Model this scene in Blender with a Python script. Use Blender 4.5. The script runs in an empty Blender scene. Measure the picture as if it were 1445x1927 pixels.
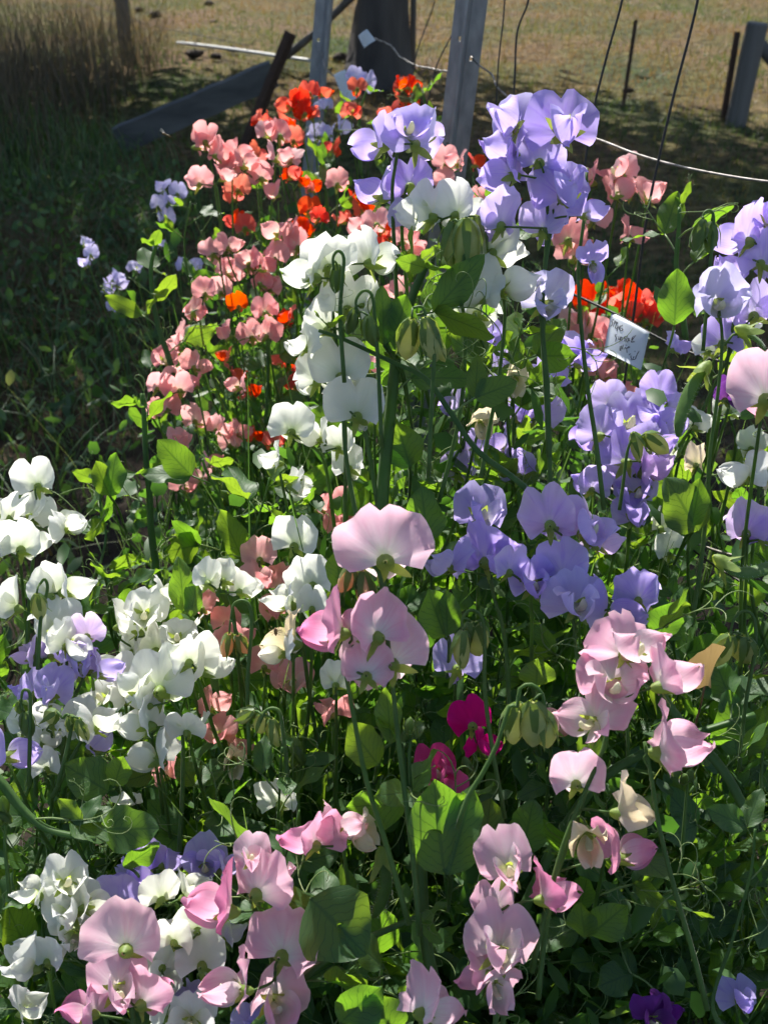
import bpy, math, random
import numpy as np
from mathutils import Vector, Matrix, Quaternion, Euler

random.seed(7); rng = np.random.default_rng(7)
R = math.radians
scene = bpy.context.scene
col = scene.collection

# ------------------------------------------------------------------ camera
FPX, CX, CY = 2066.0, 722.5, 963.5          # focal length in photo pixels
PITCH, CAM_H = R(32.0), 1.5
cam_data = bpy.data.cameras.new('camera'); cam = bpy.data.objects.new('camera', cam_data); col.objects.link(cam)
scene.camera = cam
cam.location = (0, 0, CAM_H); cam.rotation_euler = (R(90) - PITCH, 0, 0)
cam_data.sensor_fit = 'VERTICAL'; cam_data.sensor_height = 24.0
cam_data.lens = 24.0 * FPX / 1927.0
cam_data.clip_start = 0.05; cam_data.clip_end = 400
cam_data.dof.use_dof = True; cam_data.dof.focus_distance = 1.0; cam_data.dof.aperture_fstop = 8.0

# ------------------------------------------------------------------ sky, sun, exposure
SUN_EL, SUN_AZ = 44.0, -12.0                 # azimuth from +Y, positive to the right
world = bpy.data.worlds.new('World'); scene.world = world; world.use_nodes = True
wn = world.node_tree.nodes; wl = world.node_tree.links
sky = wn.new('ShaderNodeTexSky'); sky.sky_type = 'NISHITA'; sky.sun_disc = False
sky.sun_elevation = R(SUN_EL); sky.sun_rotation = R(SUN_AZ)
wn['Background'].inputs['Strength'].default_value = 0.085
wl.new(sky.outputs[0], wn['Background'].inputs['Color'])
sun_data = bpy.data.lights.new('sun', 'SUN'); sun_data.energy = 5.0; sun_data.angle = R(0.53); sun_data.color = (1.0, 0.96, 0.90)
sun = bpy.data.objects.new('sun', sun_data); col.objects.link(sun)
SDIR = Vector((math.sin(R(SUN_AZ)) * math.cos(R(SUN_EL)), math.cos(R(SUN_AZ)) * math.cos(R(SUN_EL)), math.sin(R(SUN_EL))))
sun.rotation_euler = SDIR.to_track_quat('Z', 'Y').to_euler(); sun.location = SDIR * 30
scene.view_settings.view_transform = 'Standard'; scene.view_settings.look = 'None'
scene.view_settings.exposure = 1.05; scene.view_settings.gamma = 1.0; scene.view_settings.use_curve_mapping = False
cy = scene.cycles
cy.use_denoising = True; cy.max_bounces = 5; cy.diffuse_bounces = 3; cy.transmission_bounces = 4; cy.glossy_bounces = 2; cy.use_adaptive_sampling = True; cy.adaptive_threshold = 0.04
cy.caustics_reflective = False; cy.caustics_refractive = False; cy.sample_clamp_indirect = 6.0

FWD = Vector((0, math.cos(PITCH), -math.sin(PITCH))); UP = Vector((0, math.sin(PITCH), math.cos(PITCH)))
def P(px, py, d):
    """point seen at photo pixel (px, py), d metres along the optical axis"""
    return Vector((0, 0, CAM_H)) + Vector(((px - CX) / FPX * d, 0, 0)) + UP * (-(py - CY) / FPX * d) + FWD * d
def G(px, py, z=0.0):
    """point of the ground (height z) seen at a pixel"""
    v = Vector(((px - CX) / FPX, 0, 0)) + UP * (-(py - CY) / FPX) + FWD
    return Vector((0, 0, CAM_H)) + v * ((CAM_H - z) / -v.z)

# ------------------------------------------------------------------ materials
def newmat(name):
    m = bpy.data.materials.new(name); m.use_nodes = True
    nt = m.node_tree; nt.nodes.clear()
    return m, nt, nt.nodes, nt.links
def ramp(n, stops):
    r = n.new('ShaderNodeValToRGB'); e = r.color_ramp.elements
    while len(e) < len(stops): e.new(0.5)
    for i, (p, c) in enumerate(stops):
        e[i].position = p; e[i].color = (*c, 1)
    return r
def petal_mat(name, stops, trans, tmix=0.5, vein=0.16, vdark=(0.72, 0.6, 0.78)):
    """stops: base colour from claw (0) to rim (1); trans: tint of light coming through"""
    m, nt, n, l = newmat(name)
    uv = n.new('ShaderNodeUVMap'); sep = n.new('ShaderNodeSeparateXYZ'); l.new(uv.outputs[0], sep.inputs[0])
    mp = n.new('ShaderNodeMapping'); mp.inputs['Scale'].default_value = (26, 1.3, 1); l.new(uv.outputs[0], mp.inputs[0])
    oi = n.new('ShaderNodeObjectInfo')
    nz = n.new('ShaderNodeTexNoise'); nz.noise_dimensions = '4D'; nz.inputs['Scale'].default_value = 1.0; nz.inputs['Detail'].default_value = 3
    l.new(mp.outputs[0], nz.inputs['Vector'])
    w = n.new('ShaderNodeMath'); w.operation = 'MULTIPLY'; w.inputs[1].default_value = 37.0; l.new(oi.outputs['Random'], w.inputs[0]); l.new(w.outputs[0], nz.inputs['W'])
    # rim position wobbles a little
    ad = n.new('ShaderNodeMath'); ad.operation = 'MULTIPLY_ADD'; ad.inputs[1].default_value = 0.22; l.new(nz.outputs[0], ad.inputs[0])
    sb = n.new('ShaderNodeMath'); sb.operation = 'SUBTRACT'; sb.inputs[1].default_value = 0.11; l.new(sep.outputs['Y'], sb.inputs[0]); l.new(sb.outputs[0], ad.inputs[2])
    r = ramp(n, stops); l.new(ad.outputs[0], r.inputs[0])
    vr = n.new('ShaderNodeMapRange'); vr.inputs['From Min'].default_value = 0.52; vr.inputs['From Max'].default_value = 0.72
    vr.inputs['To Min'].default_value = 0; vr.inputs['To Max'].default_value = vein; l.new(nz.outputs[0], vr.inputs[0])
    mv = n.new('ShaderNodeMix'); mv.data_type = 'RGBA'; mv.blend_type = 'MULTIPLY'; l.new(vr.outputs[0], mv.inputs[0]); l.new(r.outputs[0], mv.inputs[6]); mv.inputs[7].default_value = (*vdark, 1)
    hs = n.new('ShaderNodeHueSaturation')
    h1 = n.new('ShaderNodeMapRange'); h1.inputs['To Min'].default_value = 0.491; h1.inputs['To Max'].default_value = 0.506; l.new(oi.outputs['Random'], h1.inputs[0]); l.new(h1.outputs[0], hs.inputs['Hue'])
    s1 = n.new('ShaderNodeMath'); s1.operation = 'FRACT'; s2 = n.new('ShaderNodeMath'); s2.operation = 'MULTIPLY'; s2.inputs[1].default_value = 7.31
    l.new(oi.outputs['Random'], s2.inputs[0]); l.new(s2.outputs[0], s1.inputs[0])
    s3 = n.new('ShaderNodeMapRange'); s3.inputs['To Min'].default_value = 0.8; s3.inputs['To Max'].default_value = 1.15; l.new(s1.outputs[0], s3.inputs[0]); l.new(s3.outputs[0], hs.inputs['Saturation'])
    l.new(mv.outputs[2], hs.inputs['Color'])
    bp = n.new('ShaderNodeBump'); bp.inputs['Strength'].default_value = 0.35; bp.inputs['Distance'].default_value = 0.0007; l.new(nz.outputs[0], bp.inputs['Height'])
    pr = n.new('ShaderNodeBsdfPrincipled'); pr.inputs['Roughness'].default_value = 0.55; pr.inputs['Specular IOR Level'].default_value = 0.25
    pr.inputs['Sheen Weight'].default_value = 0.15; pr.inputs['Sheen Roughness'].default_value = 0.4
    l.new(hs.outputs[0], pr.inputs['Base Color']); l.new(bp.outputs[0], pr.inputs['Normal'])
    tr = n.new('ShaderNodeBsdfTranslucent')
    tm = n.new('ShaderNodeMix'); tm.data_type = 'RGBA'; tm.blend_type = 'MULTIPLY'; tm.inputs[0].default_value = 1.0
    l.new(hs.outputs[0], tm.inputs[6]); tm.inputs[7].default_value = (*trans, 1); l.new(tm.outputs[2], tr.inputs['Color']); l.new(bp.outputs[0], tr.inputs['Normal'])
    mx = n.new('ShaderNodeMixShader'); mx.inputs[0].default_value = tmix + .09; l.new(pr.outputs[0], mx.inputs[1]); l.new(tr.outputs[0], mx.inputs[2])
    out = n.new('ShaderNodeOutputMaterial'); l.new(mx.outputs[0], out.inputs[0])
    return m
def leaf_mat(name, c1, c2, trans, tmix=0.45, rough=0.5):
    m, nt, n, l = newmat(name)
    uv = n.new('ShaderNodeUVMap'); oi = n.new('ShaderNodeObjectInfo')
    sep = n.new('ShaderNodeSeparateXYZ'); l.new(uv.outputs[0], sep.inputs[0])
    # herring-bone side veins: |u| skewed along the blade
    ab = n.new('ShaderNodeMath'); ab.operation = 'ABSOLUTE'; l.new(sep.outputs['X'], ab.inputs[0])
    sk = n.new('ShaderNodeMath'); sk.operation = 'MULTIPLY_ADD'; sk.inputs[1].default_value = -0.35; l.new(ab.outputs[0], sk.inputs[0]); l.new(sep.outputs['Y'], sk.inputs[2])
    ml = n.new('ShaderNodeMath'); ml.operation = 'MULTIPLY'; ml.inputs[1].default_value = 52; l.new(sk.outputs[0], ml.inputs[0])
    nz0 = n.new('ShaderNodeTexNoise'); nz0.inputs['Scale'].default_value = 3; l.new(uv.outputs[0], nz0.inputs['Vector'])
    md = n.new('ShaderNodeMath'); md.operation = 'MULTIPLY_ADD'; md.inputs[1].default_value = 9; l.new(nz0.outputs[0], md.inputs[0]); l.new(ml.outputs[0], md.inputs[2])
    sn = n.new('ShaderNodeMath'); sn.operation = 'SINE'; l.new(md.outputs[0], sn.inputs[0])
    vv = n.new('ShaderNodeMapRange'); vv.inputs['From Min'].default_value = 0.86; vv.inputs['From Max'].default_value = 1.0; l.new(sn.outputs[0], vv.inputs[0])
    md2 = n.new('ShaderNodeMapRange'); md2.inputs['From Min'].default_value = 0.09; md2.inputs['From Max'].default_value = 0.03; l.new(ab.outputs[0], md2.inputs[0])
    mxv = n.new('ShaderNodeMath'); mxv.operation = 'MAXIMUM'; l.new(vv.outputs[0], mxv.inputs[0]); l.new(md2.outputs[0], mxv.inputs[1])
    tc = n.new('ShaderNodeTexCoord'); nz = n.new('ShaderNodeTexNoise'); nz.inputs['Scale'].default_value = 60; nz.inputs['Detail'].default_value = 4; l.new(tc.outputs['Object'], nz.inputs['Vector'])
    a = n.new('ShaderNodeMath'); a.operation = 'MULTIPLY_ADD'; a.inputs[1].default_value = 0.6; l.new(oi.outputs['Random'], a.inputs[0])
    b = n.new('ShaderNodeMath'); b.operation = 'MULTIPLY'; b.inputs[1].default_value = 0.5; l.new(nz.outputs[0], b.inputs[0]); l.new(b.outputs[0], a.inputs[2])
    r = ramp(n, [(0.1, c1), (0.9, c2)]); l.new(a.outputs[0], r.inputs[0])
    pr = n.new('ShaderNodeBsdfPrincipled'); pr.inputs['Roughness'].default_value = rough; pr.inputs['Specular IOR Level'].default_value = 0.4
    l.new(r.outputs[0], pr.inputs['Base Color'])
    bp = n.new('ShaderNodeBump'); bp.inputs['Strength'].default_value = 0.4; bp.inputs['Distance'].default_value = 0.0006; bp.invert = True
    l.new(mxv.outputs[0], bp.inputs['Height']); l.new(bp.outputs[0], pr.inputs['Normal'])
    tr = n.new('ShaderNodeBsdfTranslucent')
    tv = n.new('ShaderNodeMix'); tv.data_type = 'RGBA'; tv.inputs[6].default_value = (*trans, 1); tv.inputs[7].default_value = (trans[0] * .55, trans[1] * .6, trans[2] * .6, 1)
    k = n.new('ShaderNodeMath'); k.operation = 'MULTIPLY'; k.inputs[1].default_value = 0.95; l.new(mxv.outputs[0], k.inputs[0]); l.new(k.outputs[0], tv.inputs[0])
    hs = n.new('ShaderNodeHueSaturation'); h1 = n.new('ShaderNodeMapRange'); h1.inputs['To Min'].default_value = 0.485; h1.inputs['To Max'].default_value = 0.52
    l.new(oi.outputs['Random'], h1.inputs[0]); l.new(h1.outputs[0], hs.inputs['Hue']); l.new(tv.outputs[2], hs.inputs['Color']); l.new(hs.outputs[0], tr.inputs['Color'])
    mx = n.new('ShaderNodeMixShader'); mx.inputs[0].default_value = tmix; l.new(pr.outputs[0], mx.inputs[1]); l.new(tr.outputs[0], mx.inputs[2])
    out = n.new('ShaderNodeOutputMaterial'); l.new(mx.outputs[0], out.inputs[0])
    return m
def solid_mat(name, c1, c2, scale=30, rough=0.6, metal=0.0, stretch=(1, 1, 1), bump=0.3, bdist=0.002, trans=None, tmix=0.25, detail=6, spec=0.4, sheen=0.0):
    m, nt, n, l = newmat(name)
    tc = n.new('ShaderNodeTexCoord'); mp = n.new('ShaderNodeMapping'); mp.inputs['Scale'].default_value = stretch; l.new(tc.outputs['Object'], mp.inputs[0])
    nz = n.new('ShaderNodeTexNoise'); nz.inputs['Scale'].default_value = scale; nz.inputs['Detail'].default_value = detail; l.new(mp.outputs[0], nz.inputs['Vector'])
    r = ramp(n, [(0.3, c1), (0.7, c2)]); l.new(nz.outputs[0], r.inputs[0])
    pr = n.new('ShaderNodeBsdfPrincipled'); pr.inputs['Roughness'].default_value = rough; pr.inputs['Metallic'].default_value = metal
    pr.inputs['Specular IOR Level'].default_value = spec
    if sheen: pr.inputs['Sheen Weight'].default_value = sheen; pr.inputs['Sheen Roughness'].default_value = 0.3
    l.new(r.outputs[0], pr.inputs['Base Color'])
    bp = n.new('ShaderNodeBump'); bp.inputs['Strength'].default_value = bump; bp.inputs['Distance'].default_value = bdist; l.new(nz.outputs[0], bp.inputs['Height']); l.new(bp.outputs[0], pr.inputs['Normal'])
    out = n.new('ShaderNodeOutputMaterial')
    if trans:
        tr = n.new('ShaderNodeBsdfTranslucent'); tr.inputs[0].default_value = (*trans, 1)
        mx = n.new('ShaderNodeMixShader'); mx.inputs[0].default_value = tmix; l.new(pr.outputs[0], mx.inputs[1]); l.new(tr.outputs[0], mx.inputs[2]); l.new(mx.outputs[0], out.inputs[0])
    else: l.new(pr.outputs[0], out.inputs[0])
    return m
def blade_mat(name, stops, trans, tmix=0.4):
    """grass and small leaves: tint stored per blade in the 'tint' attribute"""
    m, nt, n, l = newmat(name)
    at = n.new('ShaderNodeAttribute'); at.attribute_name = 'tint'
    r = ramp(n, stops); l.new(at.outputs['Fac'], r.inputs[0])
    pr = n.new('ShaderNodeBsdfPrincipled'); pr.inputs['Roughness'].default_value = 0.5; pr.inputs['Specular IOR Level'].default_value = 0.4; l.new(r.outputs[0], pr.inputs['Base Color'])
    tr = n.new('ShaderNodeBsdfTranslucent'); mm = n.new('ShaderNodeMix'); mm.data_type = 'RGBA'; mm.blend_type = 'MULTIPLY'; mm.inputs[0].default_value = 1
    l.new(r.outputs[0], mm.inputs[6]); mm.inputs[7].default_value = (*trans, 1); l.new(mm.outputs[2], tr.inputs[0])
    mx = n.new('ShaderNodeMixShader'); mx.inputs[0].default_value = tmix; l.new(pr.outputs[0], mx.inputs[1]); l.new(tr.outputs[0], mx.inputs[2])
    out = n.new('ShaderNodeOutputMaterial'); l.new(mx.outputs[0], out.inputs[0])
    return m

PET = {
 'W': petal_mat('white_petal', [(0.0, (.58, .68, .30)), (.22, (.78, .81, .68)), (.55, (.86, .87, .83)), (1, (.90, .90, .88))], (.95, .96, .88), .48, .22, (.78, .80, .76)),
 'Y': petal_mat('cream_petal', [(0.0, (.62, .66, .34)), (.4, (.84, .76, .58)), (1, (.87, .78, .66))], (.98, .90, .70), .48, .4, (.75, .64, .48)),
 'L': petal_mat('lavender_petal', [(0.0, (.82, .84, .84)), (.22, (.64, .56, .90)), (.6, (.58, .48, .90)), (1, (.66, .58, .94))], (1, .93, 1), .50, .55, (.70, .54, .94)),
 'O': petal_mat('pink_lavender_petal', [(0.0, (.86, .84, .80)), (.25, (.76, .56, .86)), (.6, (.72, .54, .88)), (1, (.80, .66, .90))], (1, .92, 1), .50, .5, (.74, .54, .88)),
 'P': petal_mat('blush_petal', [(0.0, (.84, .84, .66)), (.22, (.90, .84, .84)), (.5, (.90, .66, .75)), (.85, (.88, .52, .65)), (1, (.90, .62, .68))], (1, .92, .94), .48, .4, (.90, .66, .80)),
 'K': petal_mat('pink_petal', [(0.0, (.86, .80, .74)), (.25, (.88, .60, .72)), (.6, (.86, .38, .57)), (1, (.86, .34, .54))], (1, .84, .90), .48, .35, (.88, .5, .7)),
 'C': petal_mat('coral_petal', [(0.0, (.88, .80, .62)), (.25, (.90, .56, .52)), (.6, (.88, .42, .43)), (1, (.90, .48, .47))], (1, .88, .86), .52, .3, (.88, .55, .55)),
 'R': petal_mat('scarlet_petal', [(0.0, (.80, .32, .16)), (.3, (.86, .085, .03)), (1, (.86, .10, .035))], (1, 1, .9), .55, .4, (.75, .35, .3)),
 'M': petal_mat('magenta_petal', [(0.0, (.70, .2, .45)), (.3, (.66, .012, .22)), (1, (.74, .02, .28))], (1, .9, .95), .5, .3, (.7, .4, .6)),
 'V': petal_mat('violet_petal', [(0.0, (.3, .1, .3)), (.3, (.16, .03, .24)), (1, (.20, .04, .32))], (1, .8, 1), .45, .3, (.6, .4, .7)),
 'F': petal_mat('pale_lilac_petal', [(0.0, (.80, .82, .82)), (.25, (.70, .67, .88)), (1, (.70, .66, .92))], (1, .96, 1), .48, .4, (.74, .64, .92)),
}
CNAME = {'W': 'white', 'Y': 'wilting cream', 'L': 'lavender', 'O': 'pinkish lavender', 'P': 'blush pink', 'K': 'rose pink', 'C': 'coral pink', 'R': 'scarlet', 'M': 'magenta', 'V': 'dark violet', 'F': 'pale lilac'}
M_LEAF = leaf_mat('sweet_pea_leaf', (.035, .085, .030), (.060, .125, .045), (.30, .52, .025), .46)
M_STEM = solid_mat('green_stem', (.055, .115, .028), (.095, .165, .045), 90, .55, stretch=(1, 1, .1), trans=(.26, .42, .04), tmix=.3, sheen=.08, spec=.3)
M_VINE = solid_mat('vine_stem', (.042, .10, .026), (.08, .15, .042), 70, .5, stretch=(1, 1, .08), trans=(.26, .44, .04), tmix=.34, sheen=.08, spec=.3)
M_TEND = solid_mat('tendril_green', (.14, .22, .07), (.22, .30, .10), 120, .5, trans=(.35, .45, .08), tmix=.3, sheen=.2)
M_CALYX = solid_mat('calyx_green', (.16, .26, .06), (.26, .34, .09), 300, .5, trans=(.5, .6, .08), tmix=.42, sheen=.1)
M_POD = solid_mat('pod_green', (.08, .16, .04), (.12, .22, .06), 200, .45, trans=(.32, .5, .05), tmix=.4, sheen=.5)
M_HAIR = solid_mat('pale_hair', (.6, .64, .5), (.7, .72, .6), 50, .6, trans=(.7, .75, .6), tmix=.5)
M_KEEL = solid_mat('keel_cream', (.66, .66, .46), (.76, .74, .58), 200, .5, trans=(.8, .78, .55), tmix=.4)
M_DRY = petal_mat('dried_leaf', [(0, (.24, .17, .09)), (1, (.33, .24, .13))], (1, .9, .6), .4, .5, (.5, .45, .4))
M_GALV = solid_mat('galvanised_steel', (.20, .21, .23), (.34, .35, .37), 60, .55, .55, (1, 1, .4), .15, .0006)
M_RUST = solid_mat('rusty_steel', (.045, .028, .02), (.10, .055, .035), 90, .75, .3, bump=.4, bdist=.001)
M_WIRE = solid_mat('galvanised_wire', (.10, .085, .07), (.34, .32, .30), 60, .55, .5, bump=.1)
M_DARKWIRE = solid_mat('dark_wire', (.02, .018, .017), (.05, .042, .036), 200, .5, .3, bump=.2)
M_WOOD = solid_mat('weathered_timber', (.06, .056, .052), (.16, .15, .14), 9, .85, stretch=(1, 1, .07), bump=.7, bdist=.006, detail=9)
M_BOARD = solid_mat('weathered_board', (.07, .07, .072), (.17, .168, .165), 11, .85, stretch=(.06, 1, 1), bump=.7, bdist=.004, detail=9)
M_BARK = solid_mat('dark_bark', (.035, .03, .028), (.10, .085, .075), 7, .9, stretch=(1, 1, .25), bump=1.0, bdist=.04, detail=10)
M_TAG = solid_mat('tag_plastic', (.70, .74, .78), (.76, .79, .82), 12, .45, trans=(.7, .75, .8), tmix=.3, bump=.05)
M_INK = solid_mat('marker_ink', (.02, .025, .035), (.04, .045, .06), 40, .6, bump=0)
M_PIPE = solid_mat('poly_pipe', (.50, .50, .48), (.62, .62, .60), 8, .4, bump=.1)
M_SOIL = solid_mat('dung', (.03, .022, .016), (.07, .05, .035), 40, .95, bump=1, bdist=.02)
M_BEE = solid_mat('bee_body', (.03, .02, .012), (.20, .12, .03), 500, .5)
M_BWING = solid_mat('bee_wing', (.5, .5, .48), (.65, .65, .6), 300, .2, trans=(.8, .8, .75), tmix=.6)
M_SPIDER = solid_mat('spider_brown', (.18, .10, .04), (.30, .18, .07), 400, .5)
M_BUDS = solid_mat('bud_green', (.06, .12, .035), (.12, .19, .055), 160, .5, stretch=(1, 1, .2), trans=(.36, .5, .05), tmix=.36, sheen=.2)
GRASSM = blade_mat('grass_blades', [(0, (.030, .060, .022)), (.35, (.06, .10, .03)), (.6, (.11, .108, .040)), (.8, (.17, .118, .058)), (1, (.18, .105, .072))], (1.5, 1.5, .7), .42)
WEEDM = blade_mat('weed_blades', [(0, (.040, .080, .034)), (.5, (.075, .13, .050)), (.85, (.13, .18, .085)), (1, (.24, .21, .13))], (1.7, 2.0, .7), .40)
STRAWM = blade_mat('straw_stems', [(0, (.05, .06, .03)), (.5, (.10, .085, .055)), (1, (.17, .125, .085))], (1.1, 1.0, .7), .3)
UNDERM = blade_mat('pea_undergrowth', [(0, (.028, .070, .026)), (.7, (.06, .125, .04)), (1, (.11, .17, .06))], (2.6, 2.9, .7), .45)
CROWNM = blade_mat('tree_leaves', [(0, (.03, .06, .025)), (1, (.07, .11, .04))], (1.6, 1.8, .8), .3)

# ------------------------------------------------------------------ mesh helpers
def make_mesh(name, V, F, mat=None, uv=None, smooth=True, tint=None):
    me = bpy.data.meshes.new(name); me.from_pydata([tuple(v) for v in V], [], [tuple(f) for f in F])
    if smooth: me.polygons.foreach_set('use_smooth', [True] * len(me.polygons))
    if uv is not None:
        ul = me.uv_layers.new(name='UVMap'); li = np.empty(len(me.loops), np.int32); me.loops.foreach_get('vertex_index', li)
        ul.data.foreach_set('uv', np.asarray(uv, np.float32)[li].ravel())
    if tint is not None:
        at = me.attributes.new('tint', 'FLOAT', 'POINT'); at.data.foreach_set('value', np.asarray(tint, np.float32))
    if mat: me.materials.append(mat)
    me.update(); return me
def fast_mesh(name, V, F, mat, tint=None, k=4):
    """V (n,3), F (m,k) arrays"""
    me = bpy.data.meshes.new(name); V = np.asarray(V, np.float32); F = np.asarray(F, np.int32)
    me.vertices.add(len(V)); me.vertices.foreach_set('co', V.ravel())
    me.loops.add(F.size); me.loops.foreach_set('vertex_index', F.ravel())
    me.polygons.add(len(F)); me.polygons.foreach_set('loop_start', np.arange(0, F.size, k, dtype=np.int32))
    me.polygons.foreach_set('loop_total', np.full(len(F), k, np.int32)); me.polygons.foreach_set('use_smooth', np.ones(len(F), bool))
    if tint is not None:
        at = me.attributes.new('tint', 'FLOAT', 'POINT'); at.data.foreach_set('value', np.asarray(tint, np.float32))
    me.materials.append(mat); me.update(calc_edges=True); me.validate(); return me
def link(name, me, parent=None, loc=None, rot=None, scale=None):
    o = bpy.data.objects.new(name, me); col.objects.link(o)
    if parent: o.parent = parent
    if loc is not None: o.location = loc
    if rot is not None:
        o.rotation_mode = 'QUATERNION'; o.rotation_quaternion = rot
    if scale is not None: o.scale = (scale,) * 3 if isinstance(scale, (int, float)) else scale
    return o
def tag(o, label=None, cat=None, group=None, kind=None):
    if label: o['label'] = label
    if cat: o['category'] = cat
    if group: o['group'] = group
    if kind: o['kind'] = kind
    return o
def empty(name, loc):
    o = bpy.data.objects.new(name, None); col.objects.link(o); o.location = loc; o.empty_display_size = .02; return o
def grid_faces(a, b, off=0):
    return [(off + i * b + j, off + i * b + j + 1, off + (i + 1) * b + j + 1, off + (i + 1) * b + j) for i in range(a - 1) for j in range(b - 1)]
def catmull(pts, n):
    pts = [Vector(p) for p in pts]
    if len(pts) == 2: return [pts[0].lerp(pts[1], i / n) for i in range(n + 1)]
    q = [pts[0] * 2 - pts[1]] + pts + [pts[-1] * 2 - pts[-2]]; out = []
    segs = len(pts) - 1; per = max(1, round(n / segs))
    for s in range(segs):
        a, b, c, d = q[s:s + 4]
        for i in range(per):
            t = i / per
            out.append(.5 * ((2 * b) + (c - a) * t + (2 * a - 5 * b + 4 * c - d) * t * t + (3 * b - a - 3 * c + d) * t ** 3))
    out.append(pts[-1].copy()); return out
def tube(pts, rad, sides=6, V=None, F=None, flat=1.0, caps=True, prof=None):
    """adds a tube along pts to (V, F); flat < 1 squashes it into a winged strip"""
    V = [] if V is None else V; F = [] if F is None else F
    n = len(pts); base = len(V)
    t0 = (pts[1] - pts[0]).normalized(); ref = Vector((0, 0, 1)) if abs(t0.z) < .9 else Vector((1, 0, 0))
    nrm = t0.cross(ref).normalized()
    for i, p in enumerate(pts):
        t = (pts[min(i + 1, n - 1)] - pts[max(i - 1, 0)]).normalized()
        nrm = (nrm - t * nrm.dot(t)).normalized(); bi = t.cross(nrm)
        r = rad(i / (n - 1)) if callable(rad) else rad
        for k in range(sides):
            a = 2 * math.pi * k / sides
            if prof: rk = r * prof[k]; V.append(p + nrm * (math.cos(a) * rk) + bi * (math.sin(a) * rk)); continue
            V.append(p + nrm * (math.cos(a) * r) + bi * (math.sin(a) * r * flat))
    for i in range(n - 1):
        for k in range(sides):
            F.append((base + i * sides + k, base + i * sides + (k + 1) % sides, base + (i + 1) * sides + (k + 1) % sides, base + (i + 1) * sides + k))
    if caps:
        F.append(tuple(base + k for k in range(sides))[::-1]); F.append(tuple(base + (n - 1) * sides + k for k in range(sides)))
    return V, F
def box(V, F, lo, hi):
    b = len(V); x0, y0, z0 = lo; x1, y1, z1 = hi
    V += [Vector(c) for c in ((x0, y0, z0), (x1, y0, z0), (x1, y1, z0), (x0, y1, z0), (x0, y0, z1), (x1, y0, z1), (x1, y1, z1), (x0, y1, z1))]
    F += [tuple(b + i for i in f) for f in ((0, 3, 2, 1), (4, 5, 6, 7), (0, 1, 5, 4), (1, 2, 6, 5), (2, 3, 7, 6), (3, 0, 4, 7))]
def tube_obj(name, pts, rad, mat, parent=None, sides=6, flat=1.0):
    V, F = tube(pts, rad, sides, flat=flat); o = pts[0].copy() if parent is None else Vector((0, 0, 0))
    if parent is None: V = [v - o for v in V]
    return link(name, make_mesh(name, V, F, mat), parent, o if parent is None else None)

# ================================================================== SETTING
# ------------------------------------------------------------------ ground
def ground_h(x, y): return 0.02 * np.sin(x * 1.3 + .5) * np.cos(y * .9) + 0.015 * np.sin(x * 3.1 + y * 2.3)
gx = np.concatenate([np.linspace(-90, -7, 12), np.linspace(-6, 6, 61), np.linspace(7, 90, 12)]); gy = np.concatenate([np.linspace(-40, -2, 8), np.linspace(-1, 14, 76), np.linspace(16, 160, 20)])
XX, YY = np.meshgrid(gx, gy, indexing='ij'); ZZ = ground_h(XX, YY) - .02
V = np.stack([XX, YY, ZZ], -1).reshape(-1, 3)
m, nt, n, l = newmat('paddock_ground')
tc = n.new('ShaderNodeTexCoord')
n1 = n.new('ShaderNodeTexNoise'); n1.inputs['Scale'].default_value = .9; n1.inputs['Detail'].default_value = 5; l.new(tc.outputs['Object'], n1.inputs[0])
n2 = n.new('ShaderNodeTexNoise'); n2.inputs['Scale'].default_value = 14; n2.inputs['Detail'].default_value = 8; l.new(tc.outputs['Object'], n2.inputs[0])
r1 = ramp(n, [(.32, (.05, .07, .026)), (.46, (.10, .09, .036)), (.56, (.135, .095, .05)), (.7, (.125, .075, .055))]); l.new(n1.outputs[0], r1.inputs[0])
r2 = ramp(n, [(.3, (.22, .20, .18)), (.7, (1.3, 1.25, 1.1))]); l.new(n2.outputs[0], r2.inputs[0])
mm = n.new('ShaderNodeMix'); mm.data_type = 'RGBA'; mm.blend_type = 'MULTIPLY'; mm.inputs[0].default_value = 1; l.new(r1.outputs[0], mm.inputs[6]); l.new(r2.outputs[0], mm.inputs[7])
sp_ = n.new('ShaderNodeSeparateXYZ'); l.new(tc.outputs['Object'], sp_.inputs[0])
ny = n.new('ShaderNodeMath'); ny.operation = 'MULTIPLY_ADD'; ny.inputs[1].default_value = 1.6; l.new(n1.outputs[0], ny.inputs[0]); l.new(sp_.outputs['Y'], ny.inputs[2])
bed = n.new('ShaderNodeMapRange'); bed.inputs['From Min'].default_value = 4.6; bed.inputs['From Max'].default_value = 3.4; l.new(ny.outputs[0], bed.inputs[0])
mb = n.new('ShaderNodeMix'); mb.data_type = 'RGBA'; mb.inputs[7].default_value = (.030, .023, .017, 1); l.new(bed.outputs[0], mb.inputs[0]); l.new(mm.outputs[2], mb.inputs[6])
pr = n.new('ShaderNodeBsdfPrincipled'); pr.inputs['Roughness'].default_value = .95; pr.inputs['Specular IOR Level'].default_value = .1; l.new(mb.outputs[2], pr.inputs['Base Color'])
bp = n.new('ShaderNodeBump'); bp.inputs['Strength'].default_value = 1; bp.inputs['Distance'].default_value = .03; l.new(n2.outputs[0], bp.inputs['Height']); l.new(bp.outputs[0], pr.inputs['Normal'])
out = n.new('ShaderNodeOutputMaterial'); l.new(pr.outputs[0], out.inputs[0])
tag(link('ground', make_mesh('ground', V, grid_faces(len(gx), len(gy)), m)), kind='structure')

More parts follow.
